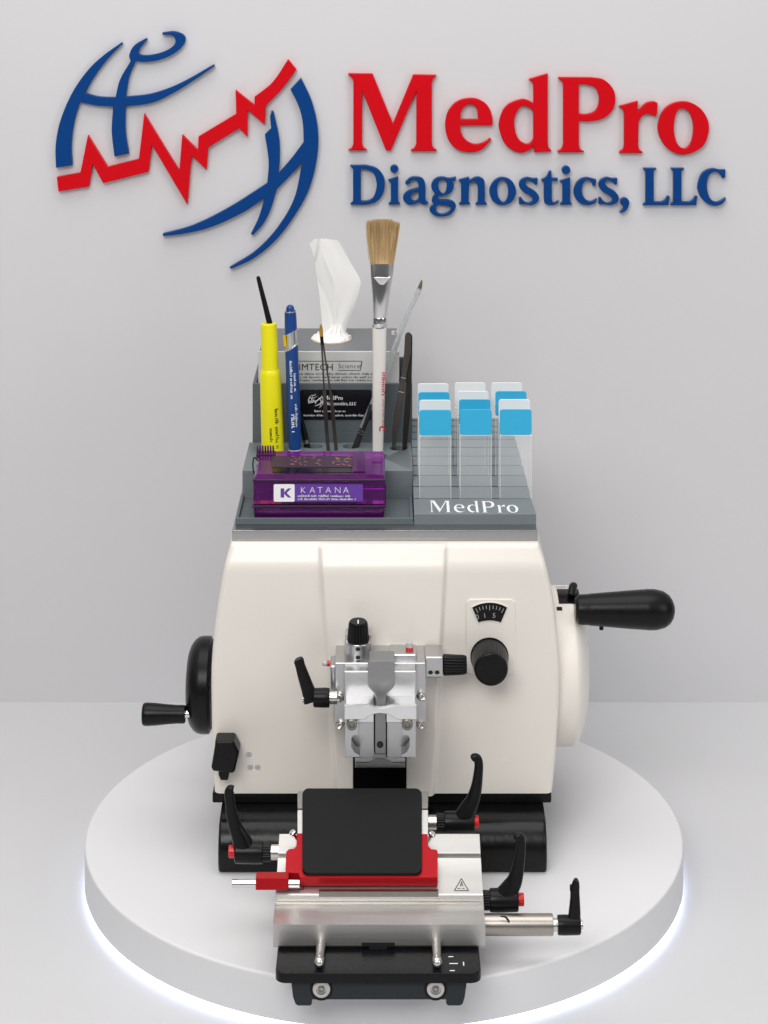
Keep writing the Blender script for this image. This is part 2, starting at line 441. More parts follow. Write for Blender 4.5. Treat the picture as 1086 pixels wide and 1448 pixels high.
for z in zs:
    l, r = interp(LEFT, z), interp(RIGHT, z)
    row = []
    for j in range(NU + 1):
        u = j / NU
        # crowd the columns towards the rounded side edges
        d = (r - l)
        if j < 10: x = l + 9 * (1 - math.cos(PI / 2 * j / 10))
        elif j > NU - 10: x = r - 9 * (1 - math.cos(PI / 2 * (NU - j) / 10))
        else: x = l + 9 + (d - 18) * (j - 10) / (NU - 20)
        t = min(x - l, r - x)
        e = 9 - math.sqrt(max(0, 81 - (9 - min(t, 9)) ** 2))
        row.append(bm.verts.new((x, frontY(x, z) + e, z)))
    grid.append(row)
for a, b in zip(grid, grid[1:]):
    for j in range(NU): bm.faces.new((a[j], a[j+1], b[j+1], b[j]))
BACK = 330
prev = None
backL = [bm.verts.new((row[0].co.x, BACK, row[0].co.z)) for row in grid]
backR = [bm.verts.new((row[-1].co.x, BACK, row[-1].co.z)) for row in grid]
for i in range(len(grid) - 1):
    bm.faces.new((backL[i], grid[i][0], grid[i+1][0], backL[i+1]))
    bm.faces.new((grid[i][-1], backR[i], backR[i+1], grid[i+1][-1]))
    bm.faces.new((backR[i], backL[i], backL[i+1], backR[i+1]))
bm.faces.new(grid[-1] + [backR[-1], backL[-1]]); bm.faces.new([backL[0], backR[0]] + grid[0][::-1])
bmesh.ops.recalc_face_normals(bm, faces=bm.faces[:])
house = obj('housing', bm, M['cream'], mic, 50)
# three small printed rings near the brake lever
for px, py in ((352, 1067), (354, 1085), (364.5, 1085)):
    bm = newbm()
    c = w(px, py, -.6)
    for ro, ri in ((4.0, 2.9), (1.7, 0.01)):
        n = 24
        o_ = [bm.verts.new(c + Vector((ro*math.cos(2*PI*i/n), 0, ro*.85*math.sin(2*PI*i/n)))) for i in range(n)]
        i_ = [bm.verts.new(c + Vector((ri*math.cos(2*PI*i/n), 0, ri*.85*math.sin(2*PI*i/n)))) for i in range(n)]
        for i in range(n): bm.faces.new((o_[i], o_[(i+1)%n], i_[(i+1)%n], i_[i]))
    obj('printed_ring', bm, M['greyink'], house, flat=True)
bm = newbm(); plate(bm, [(499, 1066), (575, 1066), (575, 1124), (499, 1124)], -10.5, 6, .8)
obj('slide_slot', bm, M['blackgloss'], house)

bm = newbm(); box(bm, (328-543)*kk(25), (760.5-543)*kk(25), 25, 525, 433.2, 448.2, 1.4)
obj('top_plate', bm, M['topsteel'], mic)
bm = newbm(); box(bm, -243, 237, 3, 325, 69, 83.6, 2.0)
obj('base_trim', bm, M['black'], mic)
# base casting: bar with a bowed front, both ends slightly bulged
bm = newbm()
prof = [(70, 68.6), (-6, 68.6), (-12, 67), (-37, 65.5), (-45, 62), (-56, 53), (-63, 41), (-66, 28), (-65, 14), (-61, 4), (-57, 0), (70, 0)]
P2 = [(-231.5, 0), (-227, 3), (-224, 0)]
rows = []
for x, sc in ((-226, .90), (-229, .95), (-231, 1.0), (-231.5, 1.0)): pass
secs = [(-229.5, .965), (-228, .99), (-225, 1.0), (221, 1.0), (224, .99), (225.5, .965)]
for x, sc in secs:
    rows.append([bm.verts.new((x, 20 + (y - 20) * sc, 34 + (z - 34) * sc)) for y, z in prof])
for a, b in zip(rows, rows[1:]):
    for j in range(len(prof)):
        j2 = (j + 1) % len(prof); bm.faces.new((a[j], b[j], b[j2], a[j2]))
bm.faces.new(rows[0]); bm.faces.new(rows[-1]); bmesh.ops.recalc_face_normals(bm, faces=bm.faces[:])
box(bm, -190, 185, 60, 300, 0, 70, 3)          # rear foot of the casting
cast = obj('base_casting', bm, M['blackcast'], mic, 40)

# ---- coarse handwheel on the left
Y = 100; c = w(297, 968, Y); k = kk(Y)
bm = newbm(); lathe(bm, c, (-1, 0, 0), [(-4*k, 58*k), (0, 65*k), (10*k, 65*k), (16*k, 64*k), (22*k, 60*k), (27*k, 53*k), (30.5*k, 43*k), (32*k, 30*k), (32.4*k, 0)], 96)
hw = obj('coarse_handwheel', bm, M['black'], mic, 30)
Y = 52; k = kk(Y); c = w(262, 1010, Y)
bm = newbm(); lathe(bm, c, (-1, 0, 0), [(0, 11), (1, 12.4), (8, 12.8), (9, 12.4), (26, 13.6), (42, 15.2), (55, 16), (59, 15.6), (61, 14.2), (62, 11), (62, 0)], 48)
obj('handle', bm, M['black'], hw, 30)
bm = newbm(); cyl(bm, c + Vector((14, 0, 2)), c + Vector((-1, 0, 0)), 5.5, 24)
obj('handle_shaft', bm, M['chrome'], hw)

# ---- main handwheel on the right
Y = 130; k = kk(Y); c = w(786, 940, Y)
bm = newbm(); lathe(bm, c, (1, 0, 0), [(-8*k, 100), (-6*k, 110), (-2*k, 111.5), (19*k, 111.5), (23*k, 110), (29*k, 103), (36*k, 85), (41*k, 62), (44.5*k, 35), (45.5*k, 0)], 128)
mw = obj('main_handwheel', bm, M['cream2'], mic, 30)
def arc_patch(bm, x0, x1, r, a0, a1, t=1.0, n=10):
    for i in range(n):
        q = [math.radians(a0 + (a1 - a0) * (i + d) / n) for d in (0, 1)]
        P = []
        for rr in (r - 6, r):
            for a in q:
                for x in (x0, x1): P.append(bm.verts.new((x, c.y - rr * math.sin(a), c.z + rr * math.cos(a))))
        for f in ((4,5,7,6), (0,2,3,1), (0,1,5,4), (2,6,7,3), (0,4,6,2), (1,3,7,5)): bm.faces.new([P[j] for j in f])
bm = newbm(); arc_patch(bm, c.x + 1, c.x + 33, 112.2, 0, 21); bmesh.ops.recalc_face_normals(bm, faces=bm.faces[:])
obj('lock_slot', bm, M['blackgloss'], mw)
bm = newbm(); arc_patch(bm, c.x - 3, c.x + 5, 112.0, 24.5, 28)
bmesh.ops.recalc_face_normals(bm, faces=bm.faces[:]); obj('lock_pin_hole', bm, M['blackgloss'], mw)
bm = newbm()
sweep(bm, [(c.x+20, c.y-30, c.z+112, 5, 6), (c.x+22, c.y-22, c.z+118, 5.5, 6), (c.x+25, c.y-12, c.z+121, 5, 6), (c.x+26, c.y-6, c.z+118, 3, 4)], (1, 0, 0))
obj('lock_tab', bm, M['black'], mw)
bm = newbm()
a = -math.radians(3)
smallprint(bm, (c.x + 1, c.y + 6, c.z + 112.4), (1, 0, 0), (0, 1, -.06), 26, 6)
obj('printed_marks', bm, M['ink'], mw, flat=True)
Y = 60; k = kk(Y); c = w(821, 862, Y)
bm = newbm(); lathe(bm, c, (1, 0, 0), [(-8, 15), (-4, 20), (0, 21), (12, 21.4), (12.8, 21.9), (40, 24), (70, 26.4), (95, 28), (96, 28.4), (108, 28.2), (120, 25.5), (128, 20.5), (133, 13.5), (135.5, 6), (136, 0)], 64)
obj('handle', bm, M['black'], mw, 30)
bm = newbm(); cyl(bm, c + Vector((30, 0, -20)), c + Vector((30, 0, -29)), 3.2, 16, .6)
obj('latch_pin', bm, M['black'], mw)

# ---- brake lever tab
bm = newbm()
plate(bm, [(304, 1050), (307, 1048.5), (328, 1048.5), (331, 1050), (338, 1064), (337.5, 1068), (332, 1091), (329, 1094), (301, 1091), (298.5, 1086), (303.5, 1056)], -34, 30, 3.5, 3)
plate(bm, [(309, 1088), (325, 1088), (324, 1096), (322, 1103.5), (312, 1103.5), (309, 1096)], -20, 22, 1.0)
bt = obj('brake_lever', bm, M['black'], mic)
# ---- thickness setting panel
bm = newbm(); plate(bm, rrect(659, 729, 847, 955, 8), -2.2, 5, 2.0, 3)
fp = obj('feed_panel', bm, M['cream'], mic, 40)
fan = []
for i in range(13):
    a = math.radians(-31 + 62 * i / 12); fan.append((692.5 + 48 * math.sin(a), 899.5 - 47 * math.cos(a)))
for i in range(9):
    a = math.radians(24 - 48 * i / 8); fan.append((692.5 + 39 * math.sin(a), 908 - 30.5 * math.cos(a)))
bm = newbm()
big_fan = [(692.5 + (x - 692.5) * 1.07, 866 + (y - 866) * 1.12) for x, y in fan]
plate(bm, big_fan, -3.6, 3, .9); obj('window_bezel', bm, M['cream2'], fp)
bm = newbm(); plate(bm, fan, -4.3, 2, .2); obj('scale_window', bm, M['blackgloss'], fp)
bm = newbm()
for i in range(9):
    a = math.radians(-26 + 52 * i / 8); l = 7 if i % 4 == 0 else 5
    p = w(692.5 + 45 * math.sin(a), 899.5 - 43.5 * math.cos(a), -4.8)
    d = Vector((math.sin(a), 0, math.cos(a))); n = Vector((d.z, 0, -d.x))
    flatpoly(bm, p, n, -d, [(-.45, 0), (.45, 0), (.45, l), (-.45, l)])
for t, x, y, rot in (('0', 673.5, 876, 16), ('1', 683.5, 874, 8), ('5', 696, 873.5, -4)):
    a = math.radians(rot)
    put(bm, text_mesh(t, 9.5), w(x, y, -4.8), (math.cos(a), 0, math.sin(a)), (-math.sin(a), 0, math.cos(a)))
obj('scale_marks', bm, M['dimprint'], fp, flat=True)
bm = newbm()
c = w(692, 927.5, 0)
lathe(bm, c, (0, -1, -.03), [(1, 27), (3, 27), (3.5, 24.5), (6, 26), (44, 23.8), (47, 23), (48.5, 21.5), (49, 19), (48.2, 17), (48.2, 0)], 144, ribs=(36, 1.0, 3, 4))
obj('feed_knob', bm, M['black'], fp, 40)

# ---- clamp lever maker
def lever(Y, hub, hcy, hr, ring, shaft, red, arm, parent, depth=12, label=None, knurl=True, square=2.6):
    k = kk(Y); sgn = 1 if hub[1] > hub[0] else -1
    p0, p1 = w(hub[0], hcy, Y), w(hub[1], hcy, Y)
    bm = newbm()
    L = (p1 - p0).length; r = hr * k
    lathe(bm, p0, p1 - p0, [(0, r*.93), (1.2, r*.98), (L*.3, r), (L - 2.5, r*.96), (L - .6, r*.9), (L, r*.8)], 40)
    pts = []
    for x, y, hwid in arm:
        q = w(x, y, Y); pts.append((q.x, q.y, q.z, hwid * k, max(hwid * k * .8, depth * k * .5)))
    sweep(bm, pts, (0, 1, 0), 20, 6, square)
    if ring:
        lathe(bm, w(ring[0], hcy, Y), (w(ring[1], hcy, Y) - w(ring[0], hcy, Y)), [(0, r*.74), (.8, r*.82), (abs(ring[1]-ring[0])*k - .2, r*.82)], 80, ribs=(20, .9, 0, 2))
    o = obj('clamp_lever', bm, M['black'], parent, 40)
    if label: o['label'] = label
    if shaft:
        bm = newbm(); cyl(bm, w(shaft[0], hcy, Y), w(shaft[1], hcy, Y), r*.66, 32, .8); obj('lever_shaft', bm, M['steelb'], parent)
    if red:
        bm = newbm(); cyl(bm, w(red[0], hcy - 1, Y), w(red[1], hcy - 1, Y), r*.55, 28, 1.2); obj('lever_button', bm, M['button'], parent)
    return o

# ---- specimen head
bm = newbm()
Y = -75; k = kk(Y)
box(bm, (473.5-543)*k, (602-543)*k, -75, -2, 214, 297, 1.6, 3)
p = w(486, 949, -96); q = w(589, 1000, -96); box(bm, p.x, q.x, -96, -74, q.z, p.z, 2.2, 3)
p = w(601, 929, -62); q = w(626.5, 959, -62); box(bm, p.x, q.x, -62, -14, q.z, p.z, 2.5, 3)
p = w(466.5, 940, -60); box(bm, p.x, p.x + 9, -62, -22, 246, 288, 3, 3)
p = w(550, 0, -60); q = w(589.5, 0, -60); box(bm, p.x, q.x, -64, -24, 290, 304.5, 3, 3)
head = obj('specimen_head', bm, M['alu'], mic)
# jaws
bm = newbm()
for a, b in ((488.5, 528.5), (546.5, 588)):
    box(bm, (a-543)*.955, (b-543)*.955, -137.5, -80, 240, 259.5, 1.2)
obj('jaw_block', bm, M['alub'], head)
bm = newbm()
plate(bm, [(487, 998.5), (521, 998.5), (529, 1001), (538, 1002), (547, 1001), (555, 998.5), (589, 998.5), (589, 1018), (561, 1018), (556, 1014), (549, 1010.5), (538, 1009), (527, 1010.5), (520, 1014), (515, 1018), (487, 1018)], -148, 8, 1.4)
obj('jaw_bridge', bm, M['alub'], head)
bm = newbm()
la = [(488, 1018), (507.5, 1018), (507.5, 1039.5), (499.5, 1040.5), (497, 1044), (497, 1056), (501, 1063), (509, 1068), (509, 1071), (488, 1071)]
plate(bm, la, -144, 22, .8); obj('jaw_arm', bm, M['alu'], head)
bm = newbm(); plate(bm, [(1076 - x, y) for x, y in la][::-1], -144, 22, .8); obj('jaw_arm', bm, M['alu'], head)
bm = newbm()
plate(bm, [(490, 1004), (529, 1004), (529, 1071), (520, 1073), (490, 1068)], -116, 56, 1, 2); plate(bm, [(547, 1004), (587, 1004), (587, 1068), (556, 1073), (547, 1071)], -116, 56, 1, 2)
obj('carrier_plate', bm, M['alu'], head)
bm = newbm(); plate(bm, [(528, 1000), (548, 1000), (548, 1070), (528, 1070)], -114, 20); obj('dovetail_shade', bm, M['blackgloss'], head)  # black plate paints in the shade of the gaps beside the slide
bm = newbm(); plate(bm, [(530.5, 1008), (545.5, 1008), (545.5, 1066), (530.5, 1066)], -126, 8, .7); obj('dovetail_slide', bm, M['alud'], head)
bm = newbm(); p = w(537.5, 1053, -126.6); cyl(bm, p, p + Vector((0, 4, 0)), 4.6, 24); obj('bore_shade', bm, M['ink'], head)  # black disc stands in for the dark inside of the bore
bm = newbm()
plate(bm, [(520, 936), (522, 934.5), (556, 934.5), (558, 936), (558, 969), (556, 973), (547, 982), (546, 986), (546, 1003), (531, 1003), (531, 986), (530, 982), (521.5, 973), (520, 969)], -113, 36, 1.4)
obj('centre_clamp', bm, M['alud'], head)
bm = newbm()
plate(bm, [(502, 1071), (573, 1071), (573, 1086), (502, 1086)], -112, 90, 1.0); obj('foot_plate', bm, M['alu'], head)
bm = newbm(); c = w(538, 1078.5, -112.8)
flatpoly(bm, c, (1, 0, 0), (0, 0, 1), [(15.5*math.cos(2*PI*i/40), 5.4*math.sin(2*PI*i/40)) for i in range(40)]); obj('finger_recess', bm, M['alud'], head, flat=True)
bm = newbm(); plate(bm, [(502.5, 1077.6), (573, 1077.6), (573, 1078.6), (502.5, 1078.6)], -112.4, 2); obj('foot_seam', bm, M['ink'], head)
bm = newbm(); plate(bm, [(527, 1067), (546, 1067), (546, 1072.5), (527, 1072.5)], -127, 16, .5); obj('index_mark', bm, M['alud'], head)
for x in (497.5, 576):
    bm = newbm(); c = w(x, 1023, -144)
    lathe(bm, c, (0, -1, 0), [(-2, 7.2), (5.4, 7.2), (6.2, 6.2), (6.2, 4.0), (4.0, 3.2), (4.0, 0)], 28); sc_ = obj('jaw_screw', bm, M['steeld'], head)
for x, y, s in ((480.5, 987, 1), (596, 985, 1), (482, 1026, .8), (594, 1026, .8)):
    bm = newbm(); c = w(x, y, -79)
    lathe(bm, c, (.3 if x > 540 else -.3, -1, .2), [(-6, 5.6*s), (2, 5.6*s), (4, 5*s), (5, 4*s), (4.4, 2.5*s), (1, 2.2*s), (1, 0)], 24); obj('side_screw', bm, M['steelb'], head)
# vertical knob on its round seat
bm = newbm(); c = w(506.5, 0, -45)
c = Vector((c.x, -45, 297))
lathe(bm, c, (0, 0, 1), [(-6, 19), (18, 19), (19.5, 18), (20, 16), (20, 0)], 64)
box(bm, c.x - 18, c.x + 18, -45, -18, 292, 325, 2)
seat = obj('knob_seat', bm, M['alu'], head)
bm = newbm(); lathe(bm, c + Vector((0, -1, 19)), (0, -.10, 1), [(0, 13), (1, 15), (2, 15.2), (5, 15.2), (25, 13.4), (28, 12.6), (29.5, 11.2), (29.8, 0)], 120, ribs=(20, 1.4, 2, 5))
obj('adjustment_knob', bm, M['black'], head, 40)
bm = newbm(); pt = c + Vector((0, -1, 19)) + Vector((0, -.10, 1)).normalized() * 30.1
flatpoly(bm, pt, (1, 0, 0), (0, 1, .10), [(-.8, -9), (.8, -9), (.8, 2), (-.8, 2)]); obj('knob_mark', bm, M['white'], head, flat=True)
def diamonds(bm, cen, u, v, along):
    for s in (-1, 1):
        cc = Vector(cen) + Vector(along) * (3.4 * s)
        flatpoly(bm, cc, u, v, [(-3.6, 0), (-2, -2.6), (2, -2.6), (3.6, 0), (2, 2.6), (-2, 2.6)])
bm = newbm(); cc = c + Vector((0, -19.3, 9)); diamonds(bm, cc, (1, 0, 0), (0, 0, 1), (0, 0, 1.7))
obj('lock_marks', bm, M['ink'], head, flat=True)
# sideways knob
c = w(626, 940, -40)
bm = newbm(); lathe(bm, c, (1, 0, 0), [(0, 12), (2, 14.2), (5, 14.2), (28, 13.2), (32, 12.4), (33.5, 11), (34, 0)], 120, ribs=(20, 1.4, 1, 4))
obj('adjustment_knob', bm, M['black'], head, 40)
bm = newbm(); cc = w(613.5, 951, -62.5); diamonds(bm, cc, (1, 0, 0), (0, 0, 1), (1.35, 0, 0)); obj('lock_marks', bm, M['ink'], head, flat=True)
# indicator buttons: clear dome over a red ring
for c, ax in ((Vector(((579-543)*.985, -46, 304)), (0, 0, 1)), (w(466.5, 938, -42), (-1, 0, 0))):
    q_ = .72 if ax[0] else 1
    bm = newbm(); lathe(bm, c, ax, [(0, 5.4*q_), (4, 5.4*q_), (4, 0)], 24); obj('button_ring', bm, M['button'], head)
    bm = newbm(); lathe(bm, c + Vector(ax) * 4.2, ax, [(0, 5*q_), (4, 5*q_), (6, 4*q_), (6.6, 2.5*q_), (6.6, 0)], 24); obj('button_dome', bm, M['dome'], head)
lever(-90, (466, 443), 986.5, 13.5, None, (477, 465.5), None, [(441, 990, 12), (436, 976, 9.5), (429.5, 957, 8.2), (424.5, 941, 7), (422.5, 934, 7.2), (421.5, 931.5, 5)], head, square=3.2)
bm = newbm(); cyl(bm, w(435, 988, -90), w(427.5, 988, -90), 5, 20, 1); obj('lever_screw', bm, M['steelb'], head)

# ---- knife holder
bm = newbm()
def extrude_x(bm, prof, x0, x1, bev=0):
    prism(bm, [Vector((x0, y, z)) for y, z in prof], Vector((x1 - x0, 0, 0)))
extrude_x(bm, [(-342, 43.3), (-346.5, 48), (-347, 74.4), (-297, 78.2), (-297, 83.5), (-288, 83.5), (-288, 60), (-120, 60), (-120, 43.3)], -138, 126)
kh = obj('knife_holder', bm, M['steel'], mic, 25)
bm = newbm()
extrude_x(bm, [(-299.5, 83), (-299.5, 87.4), (-298, 88.6), (-263, 98), (-241, 106.8), (-238.5, 106.8), (-238.5, 103.5), (-233, 103.5), (-233, 109), (-231, 109.8), (-202, 120), (-200, 119), (-200, 62), (-287, 62), (-287, 83)], -137.4, 125.4)
cr = obj('cross_carriage', bm, M['steel'], kh, 18)
PL = Incline(-290, 108.8, .359)
def iplate(bm, pix, off, t, bev=0, P=PL): prism(bm, [P.at(x, y, off) for x, y in pix], -P.n * t, bev)
bm = newbm(); iplate(bm, rrect(420.5, 605.5, 1141.5, 1186, 2), -4, 22, .8); obj('blade_clamp', bm, M['steel'], kh)
bm = newbm(); iplate(bm, rrect(420.5, 605.5, 1115.5, 1140, 3), -3.5, 24, .8); obj('blade_rest', bm, M['steeld'], kh)
bm = newbm(); box(bm, -112, 58, -199, -125, 43, 108, 2); obj('clamp_support', bm, M['steeld'], kh)
bm = newbm(); iplate(bm, rrect(427.5, 596.5, 1117, 1237, 9), 3.2, 6.5, .9); obj('cover_plate', bm, M['plate'], kh)
F1 = Incline(-298, 88.6, 9.4 / 35)
bm = newbm()
red = [(419.5, 1176.5), (432, 1176.5), (432, 1228), (440, 1233), (585, 1233), (592, 1228), (592, 1177.5), (604.5, 1177.5), (605.5, 1194), (610, 1199), (617, 1199.5), (619, 1202), (619, 1239), (424, 1239), (422, 1233), (403.5, 1232), (404.5, 1203), (408, 1199), (416, 1198), (419, 1194)]
iplate(bm, red, -1.6, 14, 1.0)
guard = obj('knife_guard', bm, M['guard'], kh)
Y = -300
bm = newbm(); p, q = w(361.5, 1241, Y), w(408, 1258, Y); box(bm, p.x, q.x, Y - 2, Y + 16, q.z, p.z, 1.2); 
obj('guard_tab', bm, M['guard'], kh)
bm = newbm(); cyl(bm, w(328, 1249.5, Y + 7), w(424, 1249.5, Y + 7), 5.2, 28, .8); obj('guard_rod', bm, M['chrome'], kh)
# small screws each side of the cover plate
for x, y in ((416, 1178), (609, 1180)):
    bm = newbm(); c = PL.at(x, y, -4); lathe(bm, c, (.5 if x > 543 else -.5, -.3, 1), [(-8, 2.4), (3, 2.4), (3, 4.6), (6, 4.6), (7, 3.5), (7, 0)], 20); obj('clamp_screw', bm, M['chrome'], kh)
# engraved triangle
bm = newbm()
def seg2(bm, a, b, wd, P, off):
    a, b = P.at(*a, off), P.at(*b, off); d = (b - a).normalized(); n = P.n.cross(d)
    bm.faces.new([bm.verts.new(v) for v in (a - n*wd, b - n*wd, b + n*wd, a + n*wd)])
tri = [(652.5, 1242.5), (662.5, 1259.5), (642.5, 1259.5)]
for i, e in enumerate(tri): seg2(bm, e, tri[(i+1) % 3], .5, F1, .25 + .05 * i)
seg2(bm, (652.6, 1247), (650.8, 1253.5), .4, F1, .45); seg2(bm, (652.6, 1247), (654.6, 1253.5), .4, F1, .5); seg2(bm, (651, 1251.6), (654.2, 1251.6), .35, F1, .55)
seg2(bm, (647, 1256.4), (651, 1256.4), .4, F1, .3); seg2(bm, (653.5, 1256.4), (657, 1256.4), .4, F1, .3)
obj('warning_triangle', bm, M['ink'], kh, flat=True)
bm = newbm(); seg2(bm, (422, 1257.5), (429.5, 1257.5), .5, F1, .3); seg2(bm, (429.5, 1254), (429.5, 1257.5), .5, F1, .35); obj('index_mark', bm, M['ink'], kh, flat=True)
bm = newbm(); p, q = w(451, 1260.8, -300.5), w(620, 1268.5, -300.5); box(bm, p.x, q.x, -300.6, -294, q.z, p.z, .4); obj('front_groove_shade', bm, M['steeld'], kh)  # proud strip, its darker metal stands in for a shaded recess
bm = newbm(); p, q = w(390, 1268.6, -298), w(682, 1276, -298); box(bm, p.x + 1, q.x - 1, -297.8, -290, q.z + 1, p.z, .2); obj('guide_rail', bm, M['steelb'], kh)
bm = newbm()
plate(bm, [(511.5, 1333), (558, 1333), (558, 1338.5), (548, 1338.5), (548, 1343), (522, 1343), (522, 1338.5), (511.5, 1338.5)], -348, 3, .3); obj('notch_shade', bm, M['ink'], kh)  # thin black plate in place of the shade in a notch
# the three big levers and the rod with the small one
lever(-150, (628.5, 671), 1163, 15, (617, 628.5), (600, 618), (668, 677), [(657, 1156, 15), (661.5, 1145, 12.5), (669, 1130, 9.8), (674, 1111, 7.8), (676.5, 1091, 6.6), (677, 1080, 6.2), (675, 1073, 6.2), (670, 1071.5, 5.6), (667.5, 1073, 3.5)], kh)
lever(-212, (372, 332), 1205, 15.5, (383, 372), (398, 383), (334, 323.5), [(344, 1196, 15), (340, 1184, 12.5), (333, 1169, 9.8), (327.5, 1149.5, 8), (324.5, 1130, 6.8), (324, 1121, 6.8), (326, 1116.5, 6.4), (330, 1117, 5)], kh)
lever(-270, (692.5, 733), 1273, 16, (681, 692.5), None, (731, 741), [(717, 1264, 15), (721.5, 1256, 13), (728.5, 1243, 10.6), (734, 1218, 8.2), (736.5, 1200, 6.8), (737, 1190, 6.2), (735.5, 1184, 6.0), (731.5, 1183.5, 5.4), (729, 1186, 3.6)], kh)
bm = newbm(); Y = -300; cyl(bm, w(676, 1307.5, Y), w(782, 1307.5, Y), 14.5 * kk(Y), 48, 1.2); obj('locking_rod', bm, M['rod'], kh)
bm = newbm(); p = w(718, 1299, Y - 12); sweep(bm, [(p.x - 9, p.y, p.z + 3, .9, .9), (p.x - 3, p.y, p.z + 2, 1.2, .9), (p.x, p.y - 1, p.z - 1, 1.4, .9), (p.x + 2, p.y - 1, p.z - 3, .8, .9)]); obj('rod_nick', bm, M['ink'], kh)
lever(-300, (788.5, 821), 1308, 13.5, None, (781, 789), None, [(811.5, 1302, 9), (812.5, 1290, 8.4), (813, 1272, 7), (813, 1260, 6.4), (814, 1252, 5.6), (815, 1246, 4), (815.5, 1244, 2)], kh, square=3.2)
bm = newbm(); p = w(808.5, 1258, -300); box(bm, p.x - 2.5, p.x + 5, -303.5, -296.5, p.z - 2, p.z + 6, 1.5); obj('lever_hook', bm, M['black'], kh)
bm = newbm(); cyl(bm, w(820, 1308, -300), w(824.5, 1308, -300), 5.5, 24, 1.2); obj('lever_screw', bm, M['chrome'], kh)

# ---- holder base in front
bm = newbm()
def hplate(bm, pts, z0, z1, bev=0): prism(bm, [Vector((x, y, z1)) for x, y in pts], Vector((0, 0, z0 - z1)), bev)
hplate(bm, rrect(-132.5, 118.5, -403, -70, 13), 31.5, 43, 2.2)
hb = obj('holder_base', bm, M['blackspeck'], mic)
bm = newbm()
prof_x = [(-113.5, 31.8), (-111, 10), (-108, 2), (-105, 0), (-90, 0), (-88, 2), (-87.5, 7.5), (75.5, 7.5), (76, 2), (78, 0), (92, 0), (96, 2), (98.5, 10), (101.5, 31.8)]
prism(bm, [Vector((x, -396, z)) for x, z in prof_x], Vector((0, 330, 0)), 1.0)
foot = obj('base_foot', bm, M['slate'], hb, 30)
for x in (454.5, 616):
    c = w(x, 1398.5, -396)
    bm = newbm(); lathe(bm, c, (0, -1, 0), [(-3, 14), (.4, 14), (1.2, 12.8), (1.2, 11.4), (-.5, 11)], 48); obj('screw_collar', bm, M['black'], hb)
    bm = newbm(); lathe(bm, c, (0, -1, 0), [(-3, 10.6), (1.0, 10.6), (2.2, 8.8), (2.2, 6.2), (.8, 5.6), (.8, 4.2)], 48); obj('screw_washer', bm, M['steel'], hb)
    bm = newbm(); lathe(bm, c, (0, -1, 0), [(-3, 4.3), (2.6, 4.3), (3, 3.6), (3, 2.2), (.5, 2.2), (.5, 0)], 24); obj('screw_head', bm, M['steeld'], hb)
for x0, x1 in ((454, 451.5), (617, 618)):
    a_ = w(x0, 1337, -345); b_ = w(x1, 1362, -391); r = 5.8
    a_.z = 50.5; b_.z = 50.5
    d = (b_ - a_); L = d.length
    bm = newbm(); lathe(bm, a_, d, [(0, r), (L - 6, r), (L - 5.5, r*.8), (L - 5, r*.85), (L - 3, r*1.06), (L, r*1.12), (L + 3, r), (L + 5, r*.6), (L + 5.8, 0)], 32); obj('guide_pin', bm, M['steelb'], hb, 40)
bm = newbm()
for x, y, l in ((634, 1352.8, 7), (635.5, 1362.5, 12), (636, 1372.5, 7)):
    p = w(x, y, 0); a = y + 150; Yy = (CH - 43.25) / a * CD - CD; kx = kk(Yy)
    flatpoly(bm, ((x - 543) * kx, Yy, 43.3), (1, 0, 0), (0, 1, 0), [(0, -1), (l*.87, -1), (l*.87, 1), (0, 1)])
Yy = (CH - 43.25) / (1365.5 + 150) * CD - CD
put(bm, text_mesh('1', 13), ((652 - 543) * kk(Yy), Yy, 43.3), (1, 0, 0), (0, 1, 0))
obj('scale_marks', bm, M['white'], hb, flat=True)
# ================================================================== ORGANISER ON THE TOP PLATE
ZT = 434.4                                            # the top plate's upper face
X0, X1 = -214.0, 42.0
org = thing('desk_organiser', (-85, 300, ZT), 'dark grey organiser with front tray, tool holes and tissue compartment', 'organiser')
bm = newbm()
box(bm, X0, X1, 97, 214, ZT, 437.5, .4)
box(bm, X0, X1, 97, 102, 437, 443.5, .8); box(bm, X0, X0 + 4.5, 101.5, 214, 437, 443.5, .8); box(bm, X1 - 4.5, X1, 101.5, 214, 437, 443.5, .8)
tray = obj('tray', bm, M['print'], org)
bm = newbm(); box(bm, X0 + 2, X1 + 1, 213, 371, ZT, 479.6, .8)
blk = obj('tool_block', bm, M['print2'], org)
HOLES = [(446, 632, 13), (497, 632, 13.2), (563, 634.5, 13.8)]
def on_z(px, py, Z):
    Y = ((CH - Z) / (py + 150) - 1) * CD
    return Vector(((px - 543) * kk(Y), Y, Z))
bm = newbm()
for px, py, r in HOLES + [(388, 643, 18), (420, 643, 15), (536, 645, 15)]:
    p = on_z(px, py, 479.6); p.z = 446
    cyl(bm, p, p + Vector((0, 0, 60)), r, 48)
cut = obj('cutter', bm, M['ink'])
md = blk.modifiers.new('holes', 'BOOLEAN'); md.object = cut; md.operation = 'DIFFERENCE'; md.solver = 'EXACT'
bpy.context.view_layer.update()
dg = bpy.context.evaluated_depsgraph_get(); me = bpy.data.meshes.new_from_object(blk.evaluated_get(dg))
blk.modifiers.clear(); blk.data = me
bpy.data.objects.remove(cut)
me.materials.clear(); me.materials.append(M['print2']); me.set_sharp_from_angle(angle=math.radians(35))
